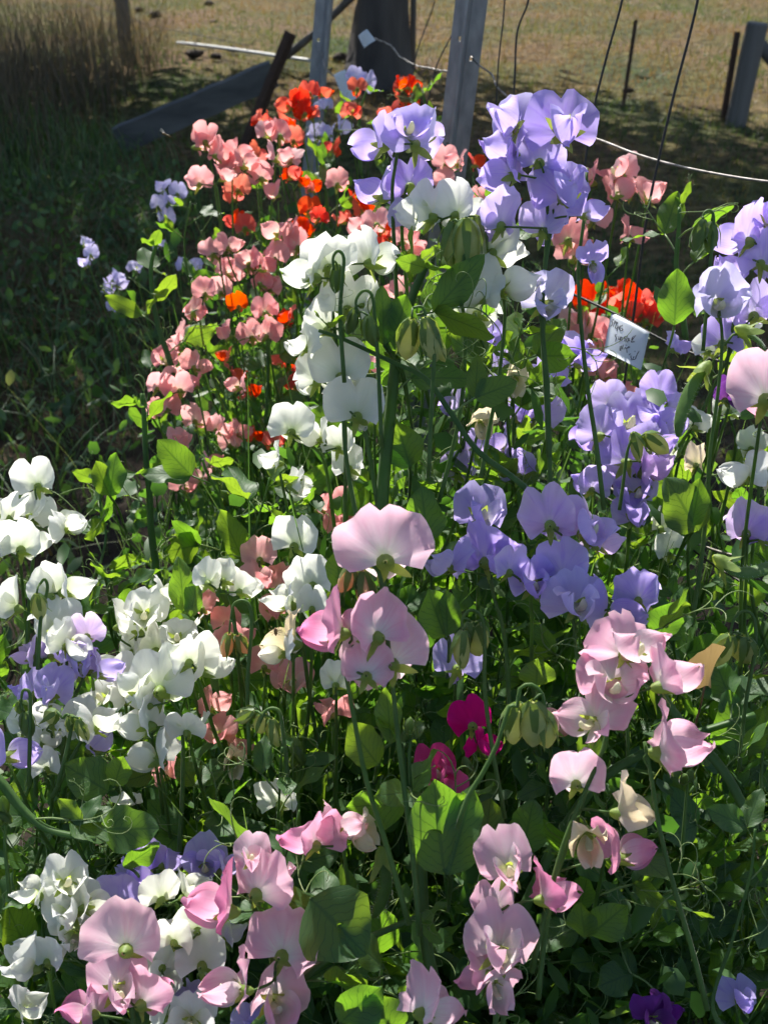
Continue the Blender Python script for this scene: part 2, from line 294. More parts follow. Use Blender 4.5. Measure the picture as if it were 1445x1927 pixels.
# ------------------------------------------------------------------ grass (stuff)
def blades(name, xy, h, wdt, lean, tintv, mat, label, cat, seg=3):
    """curved tapering blades, one strip of quads each"""
    nb = len(xy); a = rng.uniform(0, 2 * np.pi, nb); side = np.stack([np.cos(a), np.sin(a), np.zeros(nb)], -1)
    b = a + rng.uniform(.6, 2.5, nb); dirn = np.stack([np.cos(b), np.sin(b)], -1)
    base = np.concatenate([xy, (ground_h(xy[:, 0], xy[:, 1]) - .025)[:, None]], 1)
    Vs = []
    for s in range(seg + 1):
        t = s / seg; off = np.zeros((nb, 3)); off[:, :2] = dirn * (lean * h * t * t)[:, None]; off[:, 2] = h * t * (1 - .35 * lean * t)
        w = (wdt * (1 - t) ** .7 + .0004)[:, None]
        Vs += [base + off - side * w, base + off + side * w]
    V = np.stack(Vs, 1).reshape(-1, 3); k = 2 * (seg + 1); i0 = (np.arange(nb) * k)[:, None]
    F = np.concatenate([i0 + np.array([2 * s, 2 * s + 1, 2 * s + 3, 2 * s + 2]) for s in range(seg)], 1).reshape(-1, 4)
    me = fast_mesh(name, V, F, mat, np.repeat(tintv, k)); o = link(name, me)
    tag(o, label, cat, kind='stuff'); return o
def patch(x, y): return np.clip(.5 + .30 * np.sin(x * .9 + 1.7 * np.sin(y * .35)) * np.cos(y * .7 + .6) + .22 * np.sin(x * 2.7 + y * 1.9) + .2 * np.sin(x * 7.3 + 2 * np.sin(y * 5.1)) * np.cos(y * 6.7) + rng.normal(0, .16, len(x)), 0, 1)
N = 90000
yy = 2.2 + 12.5 * rng.random(N) ** .85; xx = rng.uniform(-1, 1, N) * (.42 * yy + .7)
tv = np.clip(patch(xx, yy) * .95 - .12 + .040 * (yy - 3) + .10 * (xx > .2) * np.clip((yy - 8) / 3, 0, 1), 0, 1)
blades('paddock_grass', np.stack([xx, yy], -1), rng.uniform(.015, .07, N) * (1 + 1.0 * (rng.random(N) < .08)), rng.uniform(.0015, .004, N), rng.uniform(.1, 1.1, N), tv, GRASSM, 'short mottled dry and green paddock grass beyond the flowers', 'grass', 2)
# long rank grass on the left, thick towards the top-left corner
N = 22000
cx_ = rng.uniform(-4.6, -.75, N); cyy = 1.7 + 7.3 * rng.random(N)
edge = 8.15 - .55 * np.clip(cx_ + 4.0, 0, 9) - .55 * np.clip(cx_ + 2.1, 0, 9); keep = (cyy < edge + rng.normal(0, .25, N)) & (cx_ < -.72 - .05 * (cyy - 2.4) + rng.normal(0, .1, N)) & (cx_ > -.42 * cyy - .9)
cx_, cyy = cx_[keep], cyy[keep]; hh = rng.uniform(.10, .36, len(cx_)) * np.clip(.55 + .16 * (-cx_ - .7), .5, 1.5)
blades('long_grass', np.stack([cx_, cyy], -1), hh, rng.uniform(.0015, .0050, len(cx_)), rng.uniform(.2, 1.2, len(cx_)), np.clip(rng.beta(2, 2.4, len(cx_)) + .25 * (rng.random(len(cx_)) < .12), 0, 1), WEEDM, 'long rank green grass growing in the shade beside the flower row', 'grass', 5)
N = 5200
cx_ = rng.uniform(-4.4, -1.6, N); cyy = rng.uniform(5.2, 9.2, N); keep = (cx_ < -1.5 - .55 * (8.3 - cyy) * rng.random(N)); cx_, cyy = cx_[keep], cyy[keep]
blades('seeding_grass', np.stack([cx_, cyy], -1), rng.uniform(.3, .72, len(cx_)), rng.uniform(.0012, .0030, len(cx_)), rng.uniform(.05, .5, len(cx_)), rng.uniform(.35, 1, len(cx_)), STRAWM, 'tall thin brownish seeding grass stems behind the green weeds', 'grass', 5)
# dry straw on the left edge
N = 2600
c0 = G(40, 470); xx = c0.x + rng.normal(-.1, .28, N); yy = c0.y + rng.normal(-.1, .40, N)
blades('dry_straw', np.stack([xx, yy], -1), rng.uniform(.06, .2, N), rng.uniform(.001, .003, N), rng.uniform(.9, 1.9, N), rng.uniform(.75, 1, N), GRASSM, 'matted patch of dry brown straw at the grass edge', 'straw', 4)

# leaf scatter used for weeds, pea undergrowth and the tree crown
def leaf_cloud(name, C, L, Wd, tintv, mat, label=None, cat=None, parent=None, upbias=0.0, kind='stuff'):
    nb = len(C); d = rng.normal(size=(nb, 3)); d[:, 2] += upbias; d /= np.linalg.norm(d, axis=1)[:, None]
    e = rng.normal(size=(nb, 3)); s = np.cross(d, e); s /= np.linalg.norm(s, axis=1)[:, None]; nn = np.cross(s, d)
    L = L[:, None]; Wd = Wd[:, None]; f = rng.uniform(.15, .45, nb)[:, None] * Wd; cv = rng.uniform(-.25, .25, nb)[:, None] * L
    mid = [C, C + d * L * .34 - nn * f + nn * cv * .3, C + d * L * .70 - nn * f + nn * cv * .6, C + d * L + nn * cv]
    lf = [C + d * L * .30 - s * Wd * .82, C + d * L * .68 - s * Wd * .9 + nn * cv * .6]; rt = [C + d * L * .30 + s * Wd * .82, C + d * L * .68 + s * Wd * .9 + nn * cv * .6]
    V = np.stack(mid + lf + rt, 1).reshape(-1, 3); i0 = (np.arange(nb) * 8)[:, None]
    F = np.concatenate([i0 + np.array(q) for q in ([0, 1, 4, 0], [1, 2, 5, 4], [0, 6, 1, 0], [1, 6, 7, 2])], 1)
    F3 = np.concatenate([i0 + np.array(q) for q in ([0, 1, 4], [1, 2, 5], [1, 5, 4], [2, 3, 5], [0, 6, 1], [1, 6, 7], [1, 7, 2], [2, 7, 3])], 1).reshape(-1, 3)
    o = link(name, fast_mesh(name, V, F3, mat, np.repeat(tintv, 8), 3), parent); tag(o, label, cat, kind=kind); return o
N = 2600
xx = rng.uniform(-2.6, -.50, N); yy = rng.uniform(1.5, 5.2, N); keep = xx < -.45 - .08 * yy; xx, yy = xx[keep], yy[keep]
C = np.stack([xx, yy, rng.uniform(.01, .19, len(xx)) * np.clip(1.2 - .1 * (yy - 2.5), .5, 1.2)], -1)
leaf_cloud('broadleaf_weeds', C, rng.uniform(.02, .06, len(xx)), rng.uniform(.006, .018, len(xx)), rng.beta(2, 2.5, len(xx)), WEEDM, 'low broad leaved weeds on the shaded ground beside the flower row', 'weeds', upbias=.6)

# ------------------------------------------------------------------ tree (trunk in view, crown above the frame)
tb = G(716, 152); tree = empty('shade_tree', tb); tag(tree, 'large tree with a thick dark flared trunk standing behind the steel posts', 'tree')
V, F = [], []; sides = 18; lv = [(-.1, 1.9), (0, 1.42), (.10, 1.22), (.2, 1.12), (.3, 1.06), (.45, 1.04), (.6, 1.0), (.9, .97), (1.2, .94), (2.2, .86), (3.4, .6)]
for z, k in lv:
    for a in range(sides):
        t = 2 * math.pi * a / sides; fl = 1 + (.05 * math.sin(3 * t + .7) + .04 * math.sin(5 * t + 3 * z) + .03 * math.sin(11 * t + 9 * z)) * (1 if z > .4 else 1.8)
        rr = .155 * k * fl * (1.25 if (math.cos(t) < 0 and z < .5) else 1)
        V.append(Vector((rr * math.cos(t) + .03 * math.sin(z * 1.7), rr * math.sin(t), z)))
for i in range(len(lv) - 1):
    for a in range(sides): F.append((i * sides + a, i * sides + (a + 1) % sides, (i + 1) * sides + (a + 1) % sides, (i + 1) * sides + a))
link('trunk', make_mesh('trunk', V, F, M_BARK), tree)
for k in range(9):
    a = k * 2.4 + .3; z0 = 1.5 + .2 * k; ln = rng.uniform(1.8, 3.6)
    e = Vector((math.cos(a) * ln, math.sin(a) * ln * .45, z0 + rng.uniform(.9, 2.0)))
    pts = catmull([Vector((0, 0, z0)), Vector((e.x * .4, e.y * .4, z0 + .35)), e], 10)
    tube_obj('limb', pts, lambda t: .07 * (1 - .8 * t), M_BARK, tree, 7)
NC = 140; cc = rng.normal(size=(NC, 3)); cc /= np.linalg.norm(cc, axis=1)[:, None]; cc *= rng.random((NC, 1)) ** .4
cc = cc * np.array([5.6, 2.4, 2.5]) + np.array([-1.2, 1.0, 4.3]); cc[:, 1] -= .16 * cc[:, 0]; cc[:, 2] -= .45 * np.clip(-cc[:, 0] - 2.0, 0, 3)
C = (cc[rng.integers(0, NC, 25000)] + rng.normal(size=(25000, 3)) * np.array([.55, .34, .30]))
lim = .30 + .97 * (C[:, 1] + tb.y - 1.7); C = C[(C[:, 2] < lim) & (C[:, 2] > 1.0)]
leaf_cloud('crown', C, rng.uniform(.12, .22, len(C)), rng.uniform(.03, .06, len(C)), rng.random(len(C)), CROWNM, parent=tree, kind=None)

# ------------------------------------------------------------------ posts, boards, pipe
def round_post(base, top, r, label, cat='post', name='timber_post', mat=M_WOOD):
    ax = top - base; root = empty(name, base); tag(root, label, cat)
    q = ax.to_track_quat('Z', 'Y'); h = ax.length; V, F = [], []; sd = 16
    prof = [(-.15, 1), (0, 1), (h * .3, .98), (h * .7, 1.0), (h - .012, .99), (h, .9), (h + .002, 0)]
    for z, k in prof:
        for a in range(sd):
            t = 2 * math.pi * a / sd; rr = r * k * (1 + .05 * math.sin(3 * t + 1) + .03 * math.sin(7 * t))
            V.append(q @ Vector((rr * math.cos(t), rr * math.sin(t), z)))
    for i in range(len(prof) - 1):
        for a in range(sd): F.append((i * sd + a, i * sd + (a + 1) % sd, (i + 1) * sd + (a + 1) % sd, (i + 1) * sd + a))
    link('shaft', make_mesh('shaft', V, F, mat, smooth=False), root); return root
b = G(236, 72); round_post(b, b + Vector((.02, 0, 1.15)), .055, 'slim grey timber fence post standing in the sunlit paddock')
rp = G(1384, 228)
p_ = rp + Vector((.03, .0, .545)); rpost = round_post(rp, p_, .062, 'thick short dark timber strainer post at the paddock edge')
V, F = [], []; link('stay', make_mesh('stay', *tube([Vector((.03, -.02, .46)), Vector((.42, .25, .12)), Vector((.62, .38, -.06))], .038, 8), M_WOOD), rpost)
def star_picket(base, top, label, mat, yaw=0.0, fl=.028, th=.0032, holes=True, name='steel_picket', cat='picket'):
    ax = top - base; q = ax.to_track_quat('Z', 'Y') @ Quaternion((0, 0, 1), yaw); h = ax.length
    root = empty(name, base); tag(root, label, cat)
    for k, a in enumerate((R(-90), R(35), R(145))):
        V, F = [], []; zs = -.3; hz = []
        if holes and k < 2: hz = [z for z in np.arange(.22 + .03 * k, h - .05, .185)]
        for z in hz:
            box(V, F, (.0017, -th / 2, zs), (fl, th / 2, z)); box(V, F, (.0017, -th / 2, z), (.010, th / 2, z + .009)); box(V, F, (.017, -th / 2, z), (fl, th / 2, z + .009)); zs = z + .009
        box(V, F, (.0017, -th / 2, zs), (fl, th / 2, h))
        rz = Quaternion((0, 0, 1), a); V = [q @ (rz @ v) for v in V]
        link('flange', make_mesh('flange', V, F, mat, smooth=False), root)
    return root
# the two galvanised pickets of the fence that carries the row
def up_from(px, py, d, ptop, dtop=None):
    a = P(px, py, d); b2 = P(*ptop, dtop or d); t = -a.z / (b2 - a).z; base = a + (b2 - a) * t; return base, a + (b2 - a).normalized() * ((1.62 - a.z) / ((b2 - a).normalized().z))
bs, tp = up_from(856, 250, 2.05, (886, 0), 1.93); star_picket(bs, tp, 'galvanised steel picket rising behind the lavender blooms with a wire tied on', M_GALV, R(18), fl=.031, th=.005)
bs, tp = up_from(602, 150, 3.15, (614, 0), 3.05); star_picket(bs, tp, 'galvanised steel picket behind the scarlet blooms beside the white tag', M_GALV, R(30), fl=.030, th=.005)
b = G(462, 275); star_picket(b, P(547, 62, (b - Vector((0, 0, CAM_H))).dot(FWD) - .25), 'rusty dark picket leaning over against the grey board', M_RUST, R(15), fl=.034, th=.012, holes=False, name='leaning_picket')
b = G(1360, 218); star_picket(b, P(1386, 60, (b - Vector((0, 0, CAM_H))).dot(FWD) - .12), 'thin dark steel picket close beside the thick strainer post', M_RUST, R(40), fl=.022, th=.006, holes=False)
b = G(1171, 204); star_picket(b, P(1196, 38, (b - Vector((0, 0, CAM_H))).dot(FWD) - .12), 'thin crooked dark stake standing alone in the open grass', M_RUST, R(10), fl=.013, th=.006, holes=False, name='thin_stake', cat='stake')
b = G(776, 128); tube_obj('thin_post', [b + Vector((0, 0, -.1)), b + Vector((.0, 0, .5)), b + Vector((.02, 0, 1.1))], .022, M_WOOD, None, 8)
tag(bpy.data.objects['thin_post'], 'narrow dark post standing just beside the tree trunk', 'post')
# weathered board propped against the leaning picket
a = P(516, 138, 6.05); c = G(256, 272) + Vector((-.1, 0, .02)); ax = (a - c).normalized(); ln = (a - c).length
upv = Vector((0, -.25, 1)); upv = (upv - ax * upv.dot(ax)).normalized(); nv = ax.cross(upv)
V, F = [], []; ns = 14
for i in range(ns + 1):
    t = i / ns; ce = c.lerp(a, t); wv = .074 + .003 * math.sin(23 * t)
    for sx, sy in ((-1, -1), (1, -1), (1, 1), (-1, 1)): V.append(ce + upv * sx * wv + nv * (sy * .018) - c)
for i in range(ns):
    for k in range(4): F.append((i * 4 + k, i * 4 + (k + 1) % 4, i * 4 + 4 + (k + 1) % 4, i * 4 + 4 + k))
F += [(3, 2, 1, 0), tuple(ns * 4 + k for k in range(4))]
tag(link('weathered_board', make_mesh('weathered_board', V, F, M_BOARD, smooth=False), None, c), 'weathered grey timber board propped on the rusty leaning picket', 'board')
# timber brace between the ground and the trunk
b = G(516, 122); e = Vector((tb.x - .13, tb.y - .1, .60))
tag(tube_obj('timber_brace', catmull([b, b.lerp(e, .5) + Vector((0, 0, -.03)), e], 8), lambda t: .026 + .004 * math.sin(8 * t), M_WOOD, None, 9), 'dark slanting timber rail running up to the tree trunk', 'rail')
pa, pb = G(335, 92), G(604, 128)
tag(tube_obj('white_pipe', [pa.lerp(pb, t) + Vector((0, .02 * math.sin(5 * t), .045)) for t in np.linspace(0, 1, 12)], .013, M_PIPE, None, 8), 'pale plastic pipe lying on the grass behind the board', 'pipe')
for k, (px, py, s) in enumerate(((292, 31, .05), (262, 20, .035), (408, 108, .035), (440, 96, .035), (395, 8, .035), (365, 105, .05), (405, 44, .03), (1180, 172, .03), (640, 112, .05))):
    cpos = G(px, py); V, F = [], []; ph = rng.uniform(0, 6, 4)
    for i in range(7):
        th = math.pi * i / 6
        for j in range(10):
            a = 2 * math.pi * j / 10; rr = s * (1 + .25 * math.sin(3 * a + ph[0]) * math.sin(th) + .18 * math.sin(5 * a + ph[1] + 3 * th))
            V.append(Vector((1.3 * rr * math.sin(th) * math.cos(a), rr * math.sin(th) * math.sin(a), .62 * rr * math.cos(th) + .3 * s)))
    for i in range(6):
        for j in range(10): F.append((i * 10 + j, i * 10 + (j + 1) % 10, (i + 1) * 10 + (j + 1) % 10, (i + 1) * 10 + j))
    tag(link('dung_clod', make_mesh('dung_clod', V, F, M_SOIL), None, cpos), 'small dark clod of dung lying on the paddock grass', 'clod', 'dark clods on the paddock')

# ------------------------------------------------------------------ fence wires and tags
def wire(name, pix, rad, mat, label, cat='wire', n=30, group=None, kink=0.0):
    pts = catmull([P(*p) for p in pix], n)
    if kink:
        for i in range(1, len(pts) - 1): pts[i] = pts[i] + Vector((random.uniform(-1, 1), random.uniform(-1, 1), random.uniform(-1, 1))) * kink
    o = tube_obj(name, pts, rad, mat, None, 6); tag(o, label, cat, group); return o
wire('fence_wire', [(884, 104, 2.0), (900, 122, 1.95), (925, 140, 1.9), (934, 162, 1.85), (958, 184, 1.8), (1030, 235, 1.65), (1118, 260, 1.5), (1200, 291, 1.4), (1300, 318, 1.3), (1445, 342, 1.2), (1600, 350, 1.1)], .0016, M_WIRE, 'bent galvanised wire sagging from the tall steel picket past the lavender blooms', n=60)
wire('fence_wire', [(705, 72, 2.75), (722, 79, 2.7), (738, 88, 2.65), (750, 104, 2.6), (776, 121, 2.5), (800, 127, 2.35), (830, 133, 2.2), (862, 138, 2.06)], .0022, M_WIRE, 'twisted galvanised wire between the diamond tag and the tall steel picket', n=40, kink=.001)
wire('fence_wire', [(606, 98, 3.1), (611, 125, 3.08), (622, 138, 3.0), (632, 146, 2.95)], .002, M_WIRE, 'short wire tail tied to the picket above the blue white tag', n=16)
wire('fence_wire', [(1000, 512, 1.42), (1060, 545, 1.38), (1105, 566, 1.36), (1160, 592, 1.33), (1224, 628, 1.30), (1300, 664, 1.26), (1400, 690, 1.2), (1520, 712, 1.12)], .0016, M_DARKWIRE, 'dark wire that the written white tag hangs from', n=50)
wire('fence_wire', [(1130, 905, 1.42), (1212, 965, 1.36), (1262, 1000, 1.32), (1340, 1034, 1.25), (1445, 1062, 1.18), (1560, 1100, 1.1)], .0016, M_WIRE, 'wire running through the blooms below the lavender and cream flowers', n=40)
wire('fence_wire', [(1130, 930, 1.44), (1200, 972, 1.37), (1262, 1006, 1.325), (1340, 1062, 1.25), (1400, 1100, 1.2), (1470, 1160, 1.12)], .0014, M_DARKWIRE, 'thin dark wire crossing the paler low wire among the stems', n=40)
for k, pix in enumerate(([(1330, -160, 1.22), (1312, 0, 1.25), (1262, 200, 1.28), (1218, 400, 1.31), (1192, 590, 1.345), (1165, 790, 1.38), (1150, 930, 1.41)], [(1190, -120, 1.38), (1170, 0, 1.4), (1140, 110, 1.42), (1112, 230, 1.44), (1085, 420, 1.47)],
        [(1004, -90, 1.7), (994, 0, 1.72), (973, 60, 1.73), (968, 150, 1.74), (960, 330, 1.77)], [(952, -90, 1.82), (948, 20, 1.83), (936, 140, 1.84), (930, 320, 1.87)],
        [(876, -10, 2.15), (852, 60, 2.2), (820, 128, 2.22), (800, 220, 2.25)], [(830, -60, 2.35), (815, 12, 2.38), (783, 104, 2.4), (770, 200, 2.43)])):
    wire('stay_wire', pix, .0017 if k < 3 else .0014, M_DARKWIRE, 'thin dark upright stay wire of the fence crossing the paddock view', 'wire', 40, 'upright stay wires of the fence')
wl_ = [G(20, -10) + Vector((0, 0, .25)), G(236, 60) + Vector((0, 0, .12)), G(470, 118) + Vector((0, 0, .12))]
tag(tube_obj('fence_wire', catmull(wl_, 30), .0035, M_DARKWIRE, None, 5), 'slack dark fence wire passing the slim timber post in the paddock', 'wire')

def hang_tag(corners, label, writing=None):
    """thin plastic sheet through four points (tl, tr, br, bl), slightly curled"""
    tl, tr, br, bl = corners; root = empty('plant_tag', tl); tag(root, label, 'tag')
    nrm = (tr - tl).cross(bl - tl).normalized(); nrm = nrm if nrm.y < 0 else -nrm
    def S(u, v): return tl.lerp(tr, u).lerp(bl.lerp(br, u), v) + nrm * (.003 * math.sin(math.pi * u) + .002 * math.sin(2.5 * v + 2 * u)) - tl
    n_ = 10; V, F = [], []
    for side in (0, 1):
        for i in range(n_):
            for j in range(n_): V.append(S(i / (n_ - 1), j / (n_ - 1)) - nrm * (.0007 * side))
    F += grid_faces(n_, n_) + [f[::-1] for f in grid_faces(n_, n_, n_ * n_)]
    k = n_ * n_
    for i in range(n_ - 1):
        for a_, b_ in ((i * n_, (i + 1) * n_), (i * n_ + n_ - 1, (i + 1) * n_ + n_ - 1), (i, i + 1), ((n_ - 1) * n_ + i, (n_ - 1) * n_ + i + 1)): F.append((a_, b_, b_ + k, a_ + k))
    link('sheet', make_mesh('sheet', V, F, M_TAG), root)
    if writing:
        V, F = [], []
        for st in writing:
            pts = [S(u, v) + nrm * .0003 for u, v in st]
            if len(pts) > 2: pts = catmull(pts, 3 * (len(pts) - 1))
            for i in range(len(pts) - 1):
                t = (pts[i + 1] - pts[i]); 
                if t.length < 1e-7: continue
                t.normalize(); s_ = nrm.cross(t) * .00048; b_ = len(V)
                V += [pts[i] - s_ - t * .0003, pts[i] + s_ - t * .0003, pts[i + 1] + s_ + t * .0003, pts[i + 1] - s_ + t * .0003]; F.append((b_, b_ + 1, b_ + 2, b_ + 3))
        for i in range(len(V)): V[i] = V[i] + nrm * (.00004 * ((i // 4) % 5))
        link('handwriting', make_mesh('handwriting', V, F, M_INK, smooth=False), root)
    return root
STROKES = [[(375, 350), (330, 360), (310, 400), (340, 440), (330, 500), (275, 550)], [(400, 390), (365, 560)], [(400, 390), (435, 410), (430, 450), (390, 470)], [(470, 430), (425, 590), (465, 610)], [(470, 430), (492, 455), (450, 505)],
  [(500, 520), (480, 690)], [(500, 560), (560, 610)], [(562, 540), (540, 645)], [(635, 530), (590, 560), (560, 650), (600, 690), (650, 655), (610, 620)],
  [(480, 790), (430, 810), (440, 850), (470, 900), (430, 980)], [(540, 860), (530, 930), (560, 940), (590, 860)], [(592, 870), (585, 960)], [(592, 895), (630, 880), (620, 970)], [(722, 850), (680, 880), (720, 920), (690, 980)], [(770, 850), (740, 1000)], [(757, 920), (800, 900), (780, 1010)], [(830, 900), (820, 960), (850, 970)], [(990, 800), (900, 950), (890, 1000), (970, 975)], [(930, 830), (890, 930)],
  [(580, 1130), (570, 1240)], [(622, 1110), (592, 1250)], [(670, 1090), (640, 1190), (662, 1200)], [(745, 1088), (752, 1102)], [(732, 1150), (700, 1205)], [(830, 1120), (762, 1190), (770, 1290)], [(738, 1188), (842, 1150)],
  [(860, 1330), (820, 1360)], [(870, 1380), (890, 1490), (932, 1480)], [(952, 1400), (930, 1470), (990, 1470), (1002, 1400)], [(1080, 1240), (1012, 1390), (1000, 1440)], [(975, 1243), (980, 1260)]]
A = np.array([[1045, -185], [530, 1060]], float); Ai = np.linalg.inv(A)
W = [[tuple(np.clip(Ai @ (np.array(p, float) - (285, 130)) * (1, .96), .01, .99)) for p in s] for s in STROKES]
hang_tag([P(1150, 588, 1.335), P(1222, 627, 1.30), P(1204, 695, 1.295), P(1137, 662, 1.325)], 'white plastic tag with dark handwriting hanging from the dark wire', W)
hang_tag([P(674, 68, 2.8), P(691, 55, 2.78), P(706, 76, 2.78), P(686, 90, 2.8)], 'small blank white diamond shaped tag on the twisted wire before the trunk')
hang_tag([P(628, 141, 2.95), P(650, 131, 2.93), P(674, 184, 2.93), P(650, 194, 2.95)], 'long blank bluish white tag hanging behind the scarlet blooms')

# ================================================================== SWEET PEAS
def banner_mesh(k, fold, lean, amp, curl, wsc=1.0, notch=.10):
    p = np.random.default_rng(100 + k).uniform(0, 6.28, 6); nr, nt_ = 11, 27; V, uv = [], []
    for i in range(nr):
        r = i / (nr - 1)
        for j in range(nt_):
            th = (j / (nt_ - 1) * 2 - 1) * R(112); a = abs(th)
            Rr = .0345 * (1 - .15 * math.exp(-(th / .12) ** 2) * (notch / .10)) * (1 + .05 * math.cos(2 * th)) * (1 - .30 * max(0, (a - 1.0) / 1.1) ** 1.3) * (1 + .03 * math.sin(5 * th + p[5]))
            Rr *= (.9 + .1 * math.cos(th))
            x = r * Rr * math.sin(th) * wsc; z = r * Rr * math.cos(th) + .001
            xn = abs(x) / .028
            y = -.0015 - lean * max(z, -.01) * (r ** 1.3) + fold * .024 * xn ** 1.45 - curl * .007 * r ** 5 + .0042 * math.exp(-(x / .0036) ** 2) * r * (1 - .35 * r) + .0045 * r * r * math.sin(1.7 * th + p[4]) * math.sin(2.2 * r + p[5])
            y += amp * 1.25 * r ** 2.2 * (.65 * math.sin(3.1 * th + p[0]) + .35 * math.sin(7.5 * th + p[1])) + amp * .40 * r ** 5 * math.sin(14 * th + p[2]) + amp * .25 * r * math.sin(3 * th + 5 * r + p[4])
            z += amp * .5 * r ** 3 * math.sin(7 * th + p[3]); x *= (1 - .22 * abs(fold) * xn)
            V.append(Vector((x, y, z))); uv.append((j / (nt_ - 1), r))
    return V, grid_faces(nr, nt_), uv
def wing_mesh(k, sx, splay, droop, amp, L=.033):
    p = np.random.default_rng(300 + k).uniform(0, 6.28, 5); ns, nt_ = 11, 11; V, uv = [], []
    d = Vector((sx * splay, 1 - .45 * splay, .30 - droop)).normalized(); ac = Vector((sx * (.22 + .5 * splay), -.15, 1)); ac = (ac - d * ac.dot(d)).normalized(); no = Vector((sx, 0, 0)); no = (no - d * no.dot(d) - ac * no.dot(ac)); no = no.normalized() if no.length > .05 else d.cross(ac) * sx
    for i in range(ns):
        s = i / (ns - 1); w = .0165 * (math.sin(math.pi * min(1, (.06 + .90 * s ** .85))) ** .62 if s < .995 else .15)
        for j in range(nt_):
            t = j / (nt_ - 1) * 2 - 1
            q = Vector((sx * .001, .0025, .002)) + d * (L * s) + ac * (t * w + .004 * s * (1 - s)) + no * (.0075 * (1 - t * t) * math.sin(math.pi * s ** .8) - .004 * s * s + .006 * max(t, 0) ** 2 * s)
            q = q + no * (amp * s ** 1.5 * abs(t) ** 1.5 * math.sin(6 * s + 3 * t + p[0])) + no * amp * .6 * s ** 3 * math.sin(5 * t + p[1]) + d * (.0025 * s * math.sin(3 * t + p[2]))
            V.append(q); uv.append((j / (nt_ - 1), s))
    return V, grid_faces(ns, nt_), uv
def keel_mesh():
    pts = catmull([Vector((0, .002, 0)), Vector((0, .011, .0005)), Vector((0, .017, .004)), Vector((0, .019, .009))], 9)
    return tube(pts, lambda t: 0.0010 + .0034 * math.sin(math.pi * min(1, .1 + .9 * t)) ** .8, 8, flat=.55)
def calyx_mesh(k):
    g = random.Random(500 + k); V, F = [], []; sd = 10
    for y, r in ((-.0085, .0013), (-.006, .0036), (-.002, .0054), (.0015, .0058)):
        for a in range(sd): V.append(Vector((r * math.cos(2 * math.pi * a / sd), y, r * math.sin(2 * math.pi * a / sd))))
    for i in range(3):
        for a in range(sd): F.append((i * sd + a, i * sd + (a + 1) % sd, (i + 1) * sd + (a + 1) % sd, (i + 1) * sd + a))
    for s in range(5):
        a0, a1 = 3 * sd + 2 * s, 3 * sd + (2 * s + 2) % sd; am = 2 * math.pi * (2 * s + 1) / sd
        fl = g.uniform(.15, .9); lp = g.uniform(.012, .017); b = len(V); cm = math.cos(am), math.sin(am)
        for t, wd in ((.4, .0028), (.75, .0015)):
            y = .0015 + lp * t * (1 - .55 * fl); r = .0058 + lp * t * fl
            for sg in (-1, 1): V.append(Vector((cm[0] * r - sg * cm[1] * wd, y, cm[1] * r + sg * cm[0] * wd)))
        V.append(Vector((cm[0] * (.0058 + lp * fl), .0015 + lp * (1 - .7 * fl), cm[1] * (.0058 + lp * fl))))
        mdl = 3 * sd + 2 * s + 1
        F += [(a0, mdl, b), (mdl, a1, b + 1), (mdl, b + 1, b), (b, b + 1, b + 3, b + 2), (b + 2, b + 3, b + 4)]
    return V, F
# shape families: fold < 0 swept back, > 0 hooded
BANN = [(-.15, .05, .0036, .5, 1.0, .10), (-.02, .15, .0032, .3, 1.05, .16), (-.30, .0, .0046, .7, 1.0, .10), (.35, .0, .0036, .1, 1.0, .12), (-.12, .25, .0050, .6, .98, .14), (.70, -.1, .0040, .0, .95, .08), (-.50, .15, .0042, .5, 1.05, .12), (.12, .10, .0028, .4, 1.0, .18), (-.2, -.1, .0055, .9, 1.05, .14), (.5, .2, .0050, .5, 1.0, .1), (-.05, .3, .0034, 1.0, 1.1, .2), (.22, -.05, .0058, .2, .97, .12)]
WING = [(.22, .05, .003), (.45, .15, .004), (.75, .1, .0045), (.16, .3, .003), (.32, -.15, .004), (.12, .12, .003), (.55, -.05, .005)]
WILT_B = [(1.15, -.1, .0065, .0, .8, .05), (.9, .1, .0080, .3, .85, .05)]
_cache = {}
def petal(kind, k, colr):
    key = (kind, k, colr)
    if key not in _cache:
        if kind == 'b': g = banner_mesh(k, *BANN[k])
        elif kind == 'x': g = banner_mesh(50 + k, *WILT_B[k])
        elif kind == 'l': g = wing_mesh(k, -1, *WING[k])
        elif kind == 'r': g = wing_mesh(20 + k, 1, *WING[k])
        _cache[key] = make_mesh({'b': 'flower', 'x': 'flower', 'l': 'wing_petal', 'r': 'wing_petal'}[kind], g[0], g[1], PET[colr], g[2])
    return _cache[key]
KEEL = make_mesh('keel', *keel_mesh(), M_KEEL); CALYX = [make_mesh('calyx', *calyx_mesh(k), M_CALYX) for k in range(4)]
WINGCOL = {'P': ['P', 'P', 'P', 'P', 'K'], 'C': ['C'], 'O': ['O', 'L']}

